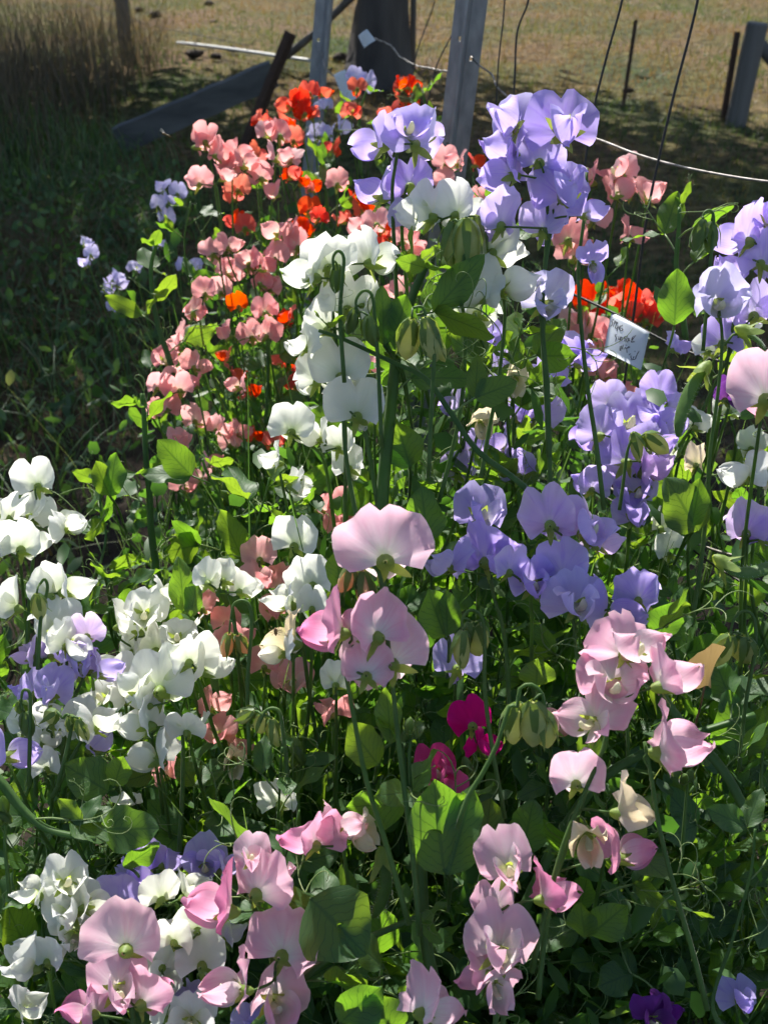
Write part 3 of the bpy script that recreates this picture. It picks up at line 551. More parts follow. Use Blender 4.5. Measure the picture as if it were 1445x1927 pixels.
LEAN = Quaternion((1, 0, 0), -R(27))   # blooms lean towards the sun ahead
anchors = []          # (point, colour) of every flower: the foliage follows them
def flower(parent, base, colr, scale, yaw, tilt=0.0, roll=0.0, wilt=False, fine=True, off=Vector((0, 0, 0)), variant=None):
    """part 'flower' (the standard petal) with wing petals, keel and calyx below it; yaw 0 faces away, 90 right, 180 the viewer"""
    q = LEAN @ Quaternion((0, 0, 1), -R(yaw)) @ Quaternion((1, 0, 0), R(tilt - 15 * max(0, math.cos(R(yaw))))) @ Quaternion((0, 1, 0), R(roll))
    k = variant if variant is not None else random.randrange(len(BANN)); 
    f = link('flower', petal('x', random.randrange(2), colr) if wilt else petal('b', k, colr), parent, base - off, q, (scale * random.uniform(.88, 1.1), scale, scale * random.uniform(.95, 1.1)))
    wk = 3 if wilt else random.randrange(len(WING)); wc = random.choice(WINGCOL.get(colr, [colr]))
    link('wing_petal', petal('l', wk, wc), f); link('wing_petal', petal('r', random.choice([wk, wk, random.randrange(len(WING))]), wc), f)
    if fine: link('keel', KEEL, f)
    link('calyx', random.choice(CALYX), f)
    return q @ Vector((0, -.0075 * scale, 0)) + base
def add_spike(colr, d, fl, stem=None, label=None, length=None, group=None, sr=.0019):
    pos = []
    for f in fl:
        x, y, sz = f[:3]; yaw = f[3] if len(f) > 3 and f[3] is not None else random.choice([random.gauss(0, 35), random.gauss(0, 45), random.gauss(180, 45), 90, -90]); tilt = f[4] if len(f) > 4 else random.uniform(-5, 22); c2 = f[5] if len(f) > 5 else colr
        dd = d + random.uniform(-.018, .018); s = min(1.25, max(.62, sz * (1.14 if colr == 'P' else 1.0) * dd / (FPX * .052))); roll = random.gauss(0, 9)
        q = LEAN @ Quaternion((0, 0, 1), -R(yaw)) @ Quaternion((1, 0, 0), R(tilt - 15 * max(0, math.cos(R(yaw)))))
        base = P(x, y, dd) - q @ Vector((0, .003 * s, .013 * s)); pos.append((base, s, yaw, tilt, roll, c2)); anchors.append((P(x, y, dd), colr))
    pos.sort(key=lambda p: -p[0].z)
    if stem: path = [P(*p) if len(p) == 3 else P(*p, d + .012) for p in stem]
    else:
        top = pos[0][0] + Vector((0, .006, -.012)); low = pos[-1][0]; mx = sum(p[0].x for p in pos) / len(pos)
        L = length or random.uniform(.16, .30); my = sum(p[0].y for p in pos) / len(pos); lx = random.gauss(0, .035); ly = random.gauss(.0, .03)
        p1 = Vector((mx * .7 + low.x * .3, my + .008, low.z - .02))
        path = [top.lerp(Vector((mx, my, top.z)), .5)] + ([p1] if top.z - p1.z > .02 else []) + [p1 + Vector((lx * .35, ly * .3 + .006, -L * .5)), p1 + Vector((lx, ly + .02, -L))]
    pts = catmull(path, 16); root = empty('sweet_pea_spike', pts[-1]); o = pts[-1].copy()
    V, F = tube([p - o for p in pts], lambda t: sr * (.75 + .45 * t), 7); link('stem', make_mesh('stem', V, F, M_STEM), root)
    for base, s, yaw, tilt, roll, c2 in pos:
        wl = c2 == 'Y' and random.random() < .75
        at = flower(root, base, c2, s, yaw, tilt, roll, wl, d < 1.7, o)
        q = LEAN @ Quaternion((0, 0, 1), -R(yaw)) @ Quaternion((1, 0, 0), R(tilt - 15 * max(0, math.cos(R(yaw))))); bk = q @ Vector((0, -1, 0))
        tgt = [p for p in pts if p.z < at.z - .004] or [pts[-1]]
        sp = min(tgt, key=lambda p: (p - at).length + .4 * abs((at.z - p.z) - .012))
        if (sp - at).length > .14: sp = at.lerp(sp, .14 / (sp - at).length)
        V, F = tube(catmull([sp - o, sp.lerp(at, .5) + bk * .004 - o, at - o], 6), lambda t: .0011 * (1 - .15 * t), 6); link('pedicel', make_mesh('pedicel', V, F, M_STEM), root)
    spikes.append((root, colr, d, len(fl), pos[0][0], label, group))
    return root
spikes = []
S = add_spike
# ---- tall lavender and white stems against the paddock
S('L', 1.02, [(716, 254, 92, -70, 5), (788, 252, 108, 30, 5), (768, 232, 80, 165, 8)], [(752, 262), (744, 310), (738, 360), (742, 470), (748, 600), (752, 720)], 'lavender sweet pea spike in front of the tall steel picket')
S('L', 1.03, [(716, 352, 88, -75, 8), (775, 332, 95, 20, 5), (772, 405, 66, 150, -15)], None, 'lavender sweet pea spike just above the two white blooms with fat green buds')
S('W', 1.0, [(806, 388, 100, -45, 5), (862, 384, 96, 48, 12)], [(828, 420), (838, 455), (850, 500), (868, 560), (875, 650), (868, 760), (845, 870), (825, 945)], 'white sweet pea spike of two blooms over fat yellow green buds')
S('L', .98, [(1060, 222, 124, 178, 4), (964, 212, 112, -150, 10), (962, 268, 100, -110, 0), (955, 312, 96, -70, -8), (1015, 290, 90, 10, 0)], [(1022, 250), (1027, 300), (1030, 400), (1026, 480), (1018, 600), (1030, 720), (1034, 880), (1038, 960)], 'tallest lavender sweet pea spike with five blooms against the paddock')
S('L', .98, [(1062, 342, 116, 172, 5), (1022, 418, 96, 10, 0), (1105, 390, 62, 110, -10), (940, 402, 100, -25, 20)], [(1040, 395), (1034, 450), (1024, 520), (1020, 620), (1027, 740), (1032, 860)], 'lavender sweet pea spike directly below the tallest lavender blooms')
S('L', .98, [(1120, 488, 58, 170, -60)], [(1104, 316), (1100, 400), (1088, 500), (1092, 600), (1104, 720), (1122, 840), (1136, 960)], 'tall bare hooked stem with one drooping lavender bloom')
S('W', 1.0, [(930, 455, 96, 30, 8), (952, 522, 108, 110, 0), (905, 545, 80, -100, 0)], [(905, 500), (948, 560), (940, 700), (918, 820), (905, 900)], 'white sweet pea spike tucked under the lavender blooms by the picket')
S('F', 1.0, [(1030, 552, 104, 180, -25)], [(1026, 570), (1022, 650), (1028, 760), (1034, 880), (1036, 940)], 'single pale lilac nodding sweet pea bloom below the white ones')
S('W', .97, [(588, 500, 96, -60, 8), (622, 484, 96, 10, 5), (700, 472, 98, 50, 12)], [(625, 500), (622, 545), (632, 640), (645, 760), (650, 850), (668, 960), (690, 1050)], 'white sweet pea spike beside the scarlet blooms with a hooked bud stalk')
S('W', .98, [(655, 560, 112, 5, 5), (612, 602, 92, -30, 5), (572, 640, 70, -100, 0), (690, 560, 70, 60, 0)], [(640, 600), (660, 700), (690, 830), (712, 960)], 'white sweet pea spike with a broad bloom seen from behind')
S('W', .99, [(642, 690, 104, 0, -5), (590, 700, 86, -40, 0), (675, 762, 100, 15, 5), (640, 735, 70, -10, 0)], None, 'white sweet pea spike hanging in the middle of the white column')
S('W', 1.05, [(552, 795, 84, 15, 5), (600, 812, 62, -100, 0), (640, 830, 66, 20, 0)], None, 'white sweet pea spike below the white column next to small coral flowers')
S('W', 1.08, [(520, 858, 56, -95, -5)], None, None); S('W', 1.1, [(556, 905, 46, 60, -20)], None, None); S('W', 1.05, [(662, 868, 72, 20, -10)], None, None)
S('W', 1.12, [(860, 588, 110, -80, 0), (905, 572, 90, 40, 0)], None, 'white sweet pea spike half hidden behind the upright green stalks')
S('Y', 1.05, [(905, 792, 62, 170, -70)], None, 'wilting cream bloom hanging between the lavender flowers and the thick stalk'); S('Y', 1.08, [(972, 706, 60, 170, -70)], None, 'wilting cream bloom hanging above the lavender flowers')
# ---- lavender in the middle
S('L', 1.3, [(915, 625, 74, 175), (925, 680, 70, -30)]); S('L', 1.2, [(1060, 655, 84, 175), (1092, 668, 74, 60), (1022, 700, 88, -40)]); S('L', 1.2, [(942, 735, 80, 160), (1012, 765, 84, 0), (970, 770, 70, 30)])
S('L', 1.15, [(950, 826, 74, -90), (975, 876, 84, 5)]); S('L', 1.2, [(862, 752, 60, -60), (862, 880, 66, 10), (890, 835, 60, 40)])
S('L', 1.18, [(1212, 768, 92, 170, 8), (1252, 735, 70, 70), (1268, 645, 54, 80), (1240, 728, 66, 20)]); S('L', 1.15, [(1180, 780, 96, 175), (1238, 790, 96, 100), (1120, 800, 92, -30)])
S('L', 1.12, [(1170, 850, 100, -20), (1228, 830, 86, 60), (1215, 870, 90, 120, 0, 'O')]); S('L', 1.12, [(1110, 905, 72, -20), (1195, 912, 96, 178), (1192, 962, 76, 170)])
S('L', 1.25, [(1150, 745, 70, 20)])
S('L', 1.03, [(1350, 548, 112, 176, -22, 'F')], [(1352, 585), (1358, 640), (1350, 740), (1335, 850), (1328, 960), (1318, 1060), (1300, 1180)], 'single large pale lilac bloom on a long stalk beside the seed pod')
S('L', 1.08, [(1402, 430, 108, -30), (1436, 478, 92, 40), (1385, 508, 76, -90), (1442, 405, 76, 170)], None, 'lavender sweet pea spike at the right above the pale lilac bloom'); S('L', 1.12, [(1418, 572, 92, 20), (1358, 628, 82, 10)])
S('W', 1.15, [(1330, 650, 52, 10), (1395, 600, 78, 30)]); S('W', 1.2, [(1310, 790, 62, 60), (1268, 842, 54, -80)]); S('W', 1.22, [(1372, 762, 60, 30), (1410, 830, 66, 0)])
S('P', .92, [(1436, 722, 124, 4, 5)], None, 'large blush pink bloom at the right beside the dark wire'); S('W', 1.0, [(1400, 884, 84, -90, -8), (1440, 878, 70, 10, -20, 'Y')], None, 'white bloom with a withered cream petal below the blush bloom')
S('Y', 1.12, [(1308, 862, 58, 0)], None, 'single cream bloom seen from behind beside the long stalk')
S('L', 1.0, [(1402, 982, 92, 8, 10, 'O'), (1440, 1000, 70, 60)], None, 'lavender bloom seen from behind with a dark calyx above the green pod'); S('W', 1.2, [(1260, 1030, 58, 10), (1245, 980, 60, 40)])
S('L', 1.0, [(906, 952, 98, 176, 6)], None, 'round ruffled lavender bloom beside the bright backlit leaf'); S('L', .97, [(918, 1032, 108, 40, 10), (845, 1050, 84, -95, 5)], [(920, 1075), (928, 1120), (945, 1180), (955, 1260), (958, 1380)], 'lavender sweet pea spike of two spreading blooms left of the pink lavender pair')
S('O', .95, [(1036, 960, 122, 12, 8), (1098, 980, 104, 150, 6), (1128, 1008, 80, 60, 0)], None, 'pinkish lavender sweet pea spike with broad upright petals'); S('L', .95, [(1062, 1060, 100, 20, 0), (1002, 1082, 100, 175, 0), (955, 1058, 78, -30)], None, 'lavender sweet pea spike beneath the pinkish lavender blooms')
S('L', .93, [(1086, 1118, 112, 170, 8), (1150, 1138, 104, 110, -4), (1205, 1108, 94, 40, 10)], [(1078, 1165), (1084, 1230), (1094, 1300), (1100, 1400)], 'lavender sweet pea spike just above the large blush pink blooms')
S('L', 1.0, [(858, 1240, 92, 0, -15)], None, 'bluish lavender bloom hanging behind the hooked bud stalk')
# ---- blush pink heroes
S('P', .80, [(725, 1020, 138, 0, 4)], [(722, 1072), (727, 1150), (735, 1240), (745, 1350), (760, 1480), (778, 1620), (790, 1760)], 'big round blush pink bloom seen from behind at the top of its spike')
S('P', .80, [(632, 1165, 104, -75, -5, 'K'), (700, 1170, 112, -40, 0), (738, 1215, 130, 6, 0), (690, 1250, 90, 0, -8)], [(645, 1220), (650, 1260), (668, 1360), (690, 1470), (730, 1600), (770, 1740)], 'cluster of four blush pink blooms below the big round pink one')
S('P', .80, [(1178, 1200, 112, 150, 10), (1150, 1262, 124, 178, 0), (1248, 1262, 110, 80, 5), (1112, 1335, 104, -130, -10)], [(1150, 1330), (1134, 1410), (1100, 1490), (1060, 1590), (1030, 1700), (1000, 1830)], 'large blush pink sweet pea spike below the lavender blooms')
S('P', .80, [(1255, 1388, 120, 88, -12)], [(1212, 1396), (1226, 1470), (1240, 1560), (1270, 1680), (1305, 1800), (1330, 1900)], 'single long blush pink bloom pointing sideways on a reddish stalk')
S('P', .82, [(1082, 1448, 98, 2, 5), (1170, 1590, 92, 85, 0, 'K'), (1172, 1508, 88, 88, -10, 'Y'), (1112, 1570, 80, 175, -60, 'Y')], [(1105, 1480), (1085, 1540), (1050, 1640), (1025, 1760), (1012, 1880)], 'pink sweet pea spike with two withered cream flowers and yellow sepals')
S('P', .80, [(958, 1612, 100, 178, 8), (1030, 1668, 98, 75, -5, 'K'), (925, 1690, 80, -20, 0)], [(968, 1660), (960, 1740), (950, 1860), (945, 1960)], 'pink sweet pea spike with a bright rose petal over the lower blush blooms')
S('P', .79, [(940, 1765, 116, 178, 0), (902, 1815, 80, -60, -25), (935, 1845, 84, 165, -40)], [(940, 1790), (935, 1870), (930, 1960)], 'lowest blush pink blooms with drooping wing petals'); S('P', .78, [(812, 1880, 112, 60, -20)], None, 'pale crumpled blush bloom close above the ground leaves', .12)
S('P', .86, [(585, 1565, 92, -50, 0, 'K'), (640, 1545, 70, 100, 5), (672, 1555, 52, 120, -20, 'Y')], [(645, 1590), (655, 1660), (668, 1760), (680, 1880)], 'rose and blush spike standing alone among the green stems')
S('P', .82, [(242, 1750, 122, 2, 4), (222, 1838, 106, 160, 0), (275, 1860, 100, 25, 0), (168, 1885, 88, -75, 0, 'K')], [(246, 1780), (248, 1860), (252, 1960)], 'blush pink spike with a round bloom seen from behind among white flowers')
S('P', .83, [(490, 1648, 116, 25, 5), (425, 1685, 112, -85, 0, 'K'), (475, 1600, 70, 175, 20)], [(478, 1700), (500, 1760), (520, 1860), (530, 1960)], 'rose pink and blush spike above the white and lavender flowers')
S('P', .82, [(538, 1765, 116, 15, -5), (452, 1838, 104, -100, 0), (515, 1858, 118, 165, -8)], None, 'blush pink spike below the rose pink one with star shaped sepals', .14)
# ---- white clumps on the left
S('W', 1.12, [(75, 898, 78, 2, 5), (14, 955, 84, -80), (66, 958, 70, 30, -10), (112, 965, 74, 100), (126, 982, 56, 95)], [(70, 940), (66, 990), (62, 1060), (55, 1140), (52, 1220)], 'white sweet pea spike in front of the dark shaded gap, tallest of the white clump'); S('W', 1.08, [(44, 1012, 92, 10), (4, 1022, 70, -80)], None, 'white sweet pea pair directly below the tallest white spike')
S('W', 1.02, [(28, 1122, 96, -85), (92, 1105, 80, -40), (125, 1092, 92, 35, 10)], [(82, 1120), (75, 1170), (68, 1250), (66, 1380), (68, 1500)], 'white sweet pea spike with three large blooms above the lavender ones'); S('W', 1.0, [(106, 1172, 104, 176, 8), (130, 1200, 80, 120, -8)], None, 'white sweet pea spike touching the pinkish lavender bloom')
S('O', 1.0, [(166, 1180, 72, 4)], None, 'round pinkish lavender bloom seen from behind among the whites'); S('L', 1.0, [(158, 1248, 78, 170), (190, 1252, 76, 70, 0), (150, 1225, 66, 20)], [(160, 1270), (138, 1320), (125, 1370), (118, 1420), (110, 1490)], 'deep lavender spike of three blooms among the white clump')
S('L', 1.05, [(60, 1222, 56, -80, 0, 'O'), (100, 1218, 66, 20)]); S('L', 1.0, [(96, 1288, 84, 176), (60, 1290, 50, -60)]); S('L', .95, [(18, 1402, 92, 60)], None, 'lavender bloom at the left edge below the white clump'); S('L', 1.0, [(172, 1392, 76, 80)])
for f in ([(225, 1162, 74), (262, 1172, 70, -80)], [(272, 1142, 82, 172), (308, 1112, 46, 95)], [(298, 1205, 86, 10), (255, 1212, 70)], [(218, 1258, 80), (252, 1262, 76)], [(335, 1190, 62), (360, 1180, 60)], [(240, 1300, 80), (200, 1300, 70)], [(75, 1340, 70), (45, 1355, 56)]):
    S('W', 1.05, f)
S('W', 1.02, [(390, 1082, 66, -20), (422, 1078, 68, 5), (456, 1098, 58, 40)], None, 'compact white sweet pea spike of three blooms beneath the coral blooms'); S('W', .98, [(350, 1225, 92, -50), (388, 1242, 92, 60)], None, 'white sweet pea spike shaped like two spread wings beside the coral bloom')
S('W', .97, [(305, 1272, 118, 8, 5), (262, 1290, 80, -80), (275, 1312, 60, -60)], [(315, 1310), (340, 1350), (345, 1430), (342, 1530), (335, 1640)], 'largest white bloom seen from behind with a green calyx'); S('W', .97, [(272, 1345, 92, -80, -8)], None, None)
S('W', .97, [(352, 1360, 78, 5, 35)], None, 'white bloom seen from behind with star shaped sepals and ruffled edge'); S('W', .95, [(290, 1412, 88, -85, -8)], None, None); S('W', .97, [(150, 1352, 84, 170), (182, 1352, 84, 75)], [(165, 1375), (140, 1420), (100, 1500)], 'white sweet pea spike with yellow green buds beneath it')
S('W', 1.0, [(105, 1350, 60), (80, 1385, 66)]); S('W', 1.0, [(90, 1430, 70, 0)])
# ---- whites and corals in the centre
S('W', 1.02, [(556, 1008, 86, 10, 8)], None, 'single white bloom to the left of the big blush pink bloom'); S('W', 1.0, [(545, 1118, 84, -70), (590, 1080, 90, 5)]); S('W', .98, [(590, 1130, 66, 20)])
S('Y', .97, [(548, 1192, 92, -88, -5), (530, 1215, 60, -85, -5, 'W')], None, 'creamy white half closed bloom carrying a tiny spider')
S('W', 1.0, [(632, 1272, 72, 0)]); S('W', .98, [(530, 1492, 84, 20)], None, 'white bloom low among the stems above the rose pink flowers'); S('W', 1.0, [(238, 1516, 54, 170, -50)], None, 'small drooping white bell shaped bloom above the broad leaf')
for f in ([(490, 1038, 66, 0), (488, 1082, 46)], [(528, 1092, 66, 20), (520, 1140, 52)], [(418, 1200, 54, -40), (446, 1192, 50, 40)], [(500, 1242, 60, 10)], [(550, 1268, 78, 175)], [(382, 1132, 36, 0)], [(426, 1160, 36, 0)], [(412, 1370, 54), (440, 1400, 44)], [(402, 1320, 50)]):
    S('C', 1.1, f)
S('C', 1.05, [(625, 1330, 48)]); S('Y', 1.05, [(440, 1424, 42, 170, -50)]); S('C', 1.25, [(600, 945, 60), (640, 975, 62), (650, 940, 50)]); S('C', 1.1, [(310, 1448, 34)]); S('C', .98, [(1045, 1355, 70, 60)], None, 'single peach bloom half hidden by the big hooked buds')
S('M', .95, [(888, 1345, 84, 0, 5), (905, 1392, 66, 120)], None, 'upper magenta spike glowing beside the tall green leaf'); S('M', .93, [(822, 1440, 88, 175), (845, 1470, 60, 20)], None, 'lower magenta spike behind the pair of dark leaves')
S('V', .9, [(1225, 1905, 60, 170), (1250, 1900, 50, 60)], None, 'small dark violet bloom low down near the ground', .1); S('V', 1.1, [(1362, 738, 40, 0), (1385, 732, 32, 90)], None, 'shrivelled dark violet bloom behind the blush pink bloom'); S('L', 1.0, [(1390, 1870, 70, 170)], None, 'shaded lavender bloom deep among the leaves', .1)
# ---- bottom left mixed
S('W', .88, [(72, 1668, 78, -85), (122, 1642, 92, 150)], None, 'upper white spike at the bottom left'); S('W', .87, [(135, 1700, 96, 176), (140, 1742, 90, 170, -20), (165, 1690, 60, 60)]); S('W', .86, [(62, 1800, 96, -85, 5), (95, 1790, 70, 20)], None, 'white bloom pointing left on an arching green stalk')
S('W', .9, [(302, 1672, 84, -30), (350, 1668, 82, 60)], None, 'white spike of two blooms in front of the deep lavender flowers'); S('W', .88, [(330, 1752, 84, 5), (372, 1730, 80, -10)]); S('W', .87, [(385, 1792, 96, 8)]); S('W', .88, [(305, 1800, 76, -10), (310, 1840, 60)]); S('W', .86, [(320, 1900, 80), (360, 1905, 76)]); S('W', .86, [(45, 1890, 76)])
S('L', .98, [(275, 1605, 82, 172), (312, 1612, 66, 40), (240, 1640, 70, -70)], None, 'deep lavender spike behind the white pair at lower left'); S('L', .95, [(225, 1678, 92, 0), (270, 1660, 70, 20)]); S('L', .95, [(388, 1612, 90, 175), (420, 1622, 60, 50)], None, 'deep lavender spike beside a curled brown petal'); S('L', .92, [(352, 1872, 70, 0), (420, 1850, 60)]); S('L', .88, [(378, 1920, 60), (470, 1915, 76), (505, 1918, 70)]); S('L', .9, [(425, 1750, 66, 30), (200, 1730, 50)])

# ---- far coral and scarlet clump: bloom centres, grouped into spikes by nearness
CORAL = [(372, 264), (392, 258), (411, 283), (428, 290), (448, 280), (374, 335), (416, 327), (432, 312), (461, 301), (505, 244), (528, 246), (522, 288), (545, 292), (493, 325), (521, 356), (637, 338), (432, 456), (403, 470), (432, 506), (418, 500), (471, 485), (495, 496), (516, 475), (524, 430), (548, 427), (558, 456), (387, 543), (416, 540), (493, 525), (508, 535), (679, 422), (711, 414), (700, 440),
 (365, 580), (352, 625), (335, 647), (312, 668), (370, 680), (295, 720), (322, 712), (340, 722), (295, 767), (312, 760), (335, 827), (395, 865), (380, 890), (470, 492), (500, 577), (430, 622), (690, 682), (370, 717), (435, 827), (450, 807), (345, 905), (410, 800), (500, 620), (475, 625), (773, 460), (760, 440), (840, 300), (838, 335), (862, 300), (898, 375), (752, 540), (370, 780), (450, 720)]
SCARLET = [(493, 222), (545, 192), (563, 186), (582, 170), (606, 170), (585, 212), (572, 205), (530, 230), (553, 256), (482, 283), (624, 277), (545, 325), (566, 338), (585, 348), (582, 388), (598, 404), (448, 348), (438, 365), (445, 410), (462, 420), (572, 427), (664, 372), (680, 388), (648, 409), (672, 162), (661, 206), (703, 446), (690, 440), (755, 158), (770, 156), (762, 190), (733, 208), (893, 303), (545, 592), (450, 567), (535, 600), (430, 667), (440, 702), (465, 732), (555, 717), (530, 677), (570, 692), (480, 817), (515, 827), (958, 375), (720, 425), (735, 440)]
def cluster(pts, rad, mx):
    left = list(pts); out = []
    while left:
        c = [left.pop(0)]
        for q in sorted(left, key=lambda q: math.hypot(q[0] - c[0][0], q[1] - c[0][1])):
            if len(c) < mx and math.hypot(q[0] - c[0][0], q[1] - c[0][1]) < rad: c.append(q); left.remove(q)
        out.append(c)
    return out
for c in cluster(CORAL, 46, 3):
    my = sum(q[1] for q in c) / len(c); d = 1.78 if my < 560 else 1.62
    add_spike('C', d + random.uniform(-.06, .06), [(x, y, random.uniform(42, 55)) for x, y in c], length=random.uniform(.2, .34), sr=.0016)
for c in cluster(SCARLET, 44, 3):
    my = sum(q[1] for q in c) / len(c); d = 2.15 if my < 300 else (1.95 if my < 480 else 1.75)
    add_spike('R', d + random.uniform(-.06, .06), [(x, y, random.uniform(35, 46)) for x, y in c], length=random.uniform(.2, .34), sr=.0016)
# coral and scarlet behind the right-hand wires
for c in cluster([(1168, 312), (1158, 352), (1184, 348), (1218, 360), (1188, 432), (1113, 328), (1068, 440), (1113, 405), (1085, 470)], 60, 3): add_spike('C', 1.55, [(x, y, random.uniform(58, 76)) for x, y in c], length=.3)
for c in cluster([(1108, 617), (1085, 600), (1150, 630), (1120, 650), (1153, 722), (1130, 690), (1165, 735)], 60, 3): add_spike('C', 1.7, [(x, y, random.uniform(56, 70)) for x, y in c], length=.25)
for c in cluster([(1113, 557), (1163, 552), (1228, 567), (1138, 582), (1200, 580), (1175, 575), (1215, 590), (1240, 580)], 55, 3): add_spike('R', 1.85, [(x, y, random.uniform(56, 66)) for x, y in c], length=.25)
# pale lilac strays in the shade to the left and behind the scarlet ones
for c in cluster([(310, 350), (335, 357), (298, 382), (318, 372), (312, 405), (160, 455), (172, 475), (165, 492), (215, 520), (200, 540), (222, 530), (255, 500), (345, 497), (298, 455), (370, 500), (215, 575)], 44, 3): add_spike('F', 2.35, [(x, y, random.uniform(28, 36)) for x, y in c], length=.25, sr=.0014)
for c in cluster([(690, 150), (665, 142), (620, 245), (600, 250), (640, 235), (610, 195), (690, 255)], 40, 3): add_spike('F', 2.4, [(x, y, random.uniform(34, 42)) for x, y in c], length=.3, sr=.0014)

# labels for the spikes that have none: colour, number of blooms, the nearest thing one can find and the colour next door
LM = [('leaning rusty picket', 480, 215), ('tall steel picket', 850, 280), ('bluish white tag', 655, 165), ('written white tag', 1180, 640), ('dark shaded gap', 130, 760), ('pale vine shoot with side tendrils', 290, 560), ('column of white blooms', 640, 640), ('tallest lavender spike', 1000, 270), ('curved hairy seed pod', 1295, 760), ('large blush spike', 1170, 1260), ('big round blush bloom', 725, 1020), ('biggest hooked buds', 990, 1360), ('magenta blooms', 865, 1390), ('compact white spike', 420, 1085), ('largest white bloom', 300, 1275), ('broad bright leaf', 245, 1560), ('pair of dark oval leaves', 835, 1560), ('flat green pod', 1410, 1070), ('withered cream flowers', 1140, 1540), ('lone rose and blush spike', 610, 1555), ('lowest blush blooms', 935, 1790), ('pinkish lavender pair', 1065, 970), ('flying bee', 313, 254), ('bright shoot before the gap', 275, 870), ('thick upright stalk', 735, 780), ('creamy bloom with the spider', 545, 1190), ('rose pink spike', 450, 1660), ('arching white bloom', 62, 1800), ('tallest white spike', 75, 920), ('long lilac stalk', 1345, 600), ('bent fence wire', 1250, 305), ('lone dried leaf', 1325, 1240), ('dark wire', 1320, 672), ('nodding lilac bloom', 1030, 555)]
def px_of(p):
    v = p - Vector((0, 0, CAM_H)); z = v.dot(FWD); return CX + v.x / z * FPX, CY - v.dot(UP) / z * FPX
def where(p):
    x, y = px_of(p); nm, lx, ly = min(LM, key=lambda m: math.hypot(m[1] - x, m[2] - y)); dx, dy = x - lx, y - ly
    rel = 'close by' if math.hypot(dx, dy) < 60 else ('above' if dy < -abs(dx) else 'below' if dy > abs(dx) else 'beside'); return f'{rel} the {nm}'
NUM = {1: 'one', 2: 'two', 3: 'three', 4: 'four', 5: 'five'}
for root, c, d, nf, top, label, group in spikes:
    if not label:
        oth = [s for s in spikes if s[1] != c]; nb = min(oth, key=lambda s: (s[4] - top).length)
        label = f'{CNAME[c]} spike of {NUM[nf]} {where(top)}, near {CNAME[nb[1]]} blooms'
    tag(root, label, 'flower', f'{CNAME[c]} sweet pea spikes')

# ------------------------------------------------------------------ buds, pods
def bud_mesh(k):
    g = random.Random(k); V, F = [], []; sd = 12; prof = [(0, .0014), (.002, .0035), (.005, .0052), (.010, .0068), (.016, .0072), (.021, .0058), (.025, .0032), (.0275, .0004)]
    for i, (z, r) in enumerate(prof):
        for a in range(sd):
            t = 2 * math.pi * a / sd; rr = r * (1 + .10 * math.cos(5 * t) * (i > 1)); V.append(Vector((rr * .72 * math.cos(t) + .004 * (z / .027) ** 2, rr * math.sin(t), -z)))
    for i in range(len(prof) - 1):
        for a in range(sd): F.append((i * sd + a, (i + 1) * sd + a, (i + 1) * sd + (a + 1) % sd, i * sd + (a + 1) % sd))
    return V, F
def sepal_mesh(k):
    g = random.Random(k + 40); V, F = [], []
    for s in range(5):
        a = 2 * math.pi * s / 5 + .3; L = g.uniform(.019, .026); b = len(V); ca, sa = math.cos(a), math.sin(a)
        for t, w, r in ((0, .0018, .0020), (.2, .0024, .0058), (.5, .0019, .0078), (.8, .0010, .0074), (1, .0002, .0066 + g.uniform(-.002, .005))):
            for sg in (-1, 1): V.append(Vector((ca * r * .82 - sg * sa * w, sa * r + sg * ca * w, -L * t)))
        F += [(b + 2 * i, b + 2 * i + 1, b + 2 * i + 3, b + 2 * i + 2) for i in range(4)]
    return V, F
BUDM = {}
def bud_part(root, pos, q, s, colr):
    if colr not in BUDM: BUDM[colr] = make_mesh('bud', *bud_mesh(3), colr)
    b = link('bud', BUDM[colr], root, pos, q, s); link('sepals', SEPAL, b)
SEPAL = make_mesh('sepals', *sepal_mesh(1), M_BUDS)
M_BUDY = solid_mat('bud_yellow_green', (.36, .44, .14), (.54, .58, .26), 160, .5, trans=(.7, .7, .3), tmix=.45)
M_BUDC = solid_mat('bud_apricot', (.62, .36, .18), (.70, .44, .26), 160, .5, trans=(.9, .55, .3), tmix=.45)
def bud_stalk(path, d, buds, label, col_=M_BUDY, sr=.0016):
    """buds: (px, py, length px, tilt deg)"""
    pts = catmull([P(x, y, d) for x, y in path], 22); o = pts[-1].copy(); root = empty('nodding_bud_stalk', o); tag(root, label, 'bud stalk', 'nodding bud stalks')
    V, F = tube([p - o for p in pts], lambda t: sr * (.7 + .5 * t), 7); link('stem', make_mesh('stem', V, F, M_STEM), root)
    for x, y, L, tl in buds:
        p = P(x, y - L * .5, d + random.uniform(-.008, .008)); s = L * d / FPX / .0275
        q = Quaternion((0, 1, 0), R(tl)) @ Quaternion((1, 0, 0), R(random.uniform(-20, 20))) @ Quaternion((0, 0, 1), random.uniform(0, 6))
        bud_part(root, p - o, q, s, col_)
        sp = min(pts[:12], key=lambda z: (z - p).length)
        V, F = tube(catmull([sp - o, sp.lerp(p, .5) - o + Vector((0, 0, .002)), p - o], 5), .0010, 6); link('pedicel', make_mesh('pedicel', V, F, M_STEM), root)
bud_stalk([(808, 640), (800, 590), (792, 577), (776, 580), (768, 598), (812, 588), (818, 620), (822, 760), (825, 900)][:4][::-1] + [(812, 592), (818, 640), (812, 760), (806, 900)], .92, [(775, 645, 90, 8), (800, 640, 86, -10), (812, 655, 70, -14)], 'furry hooked bud stalk hanging between the white and pale blooms')
bud_stalk([(672, 588), (670, 565), (684, 547), (700, 556), (705, 600), (712, 700), (718, 840)], .93, [(668, 610, 60, 6), (692, 625, 62, -8)], 'hooked stalk with two slim green buds over the white column', M_BUDS)
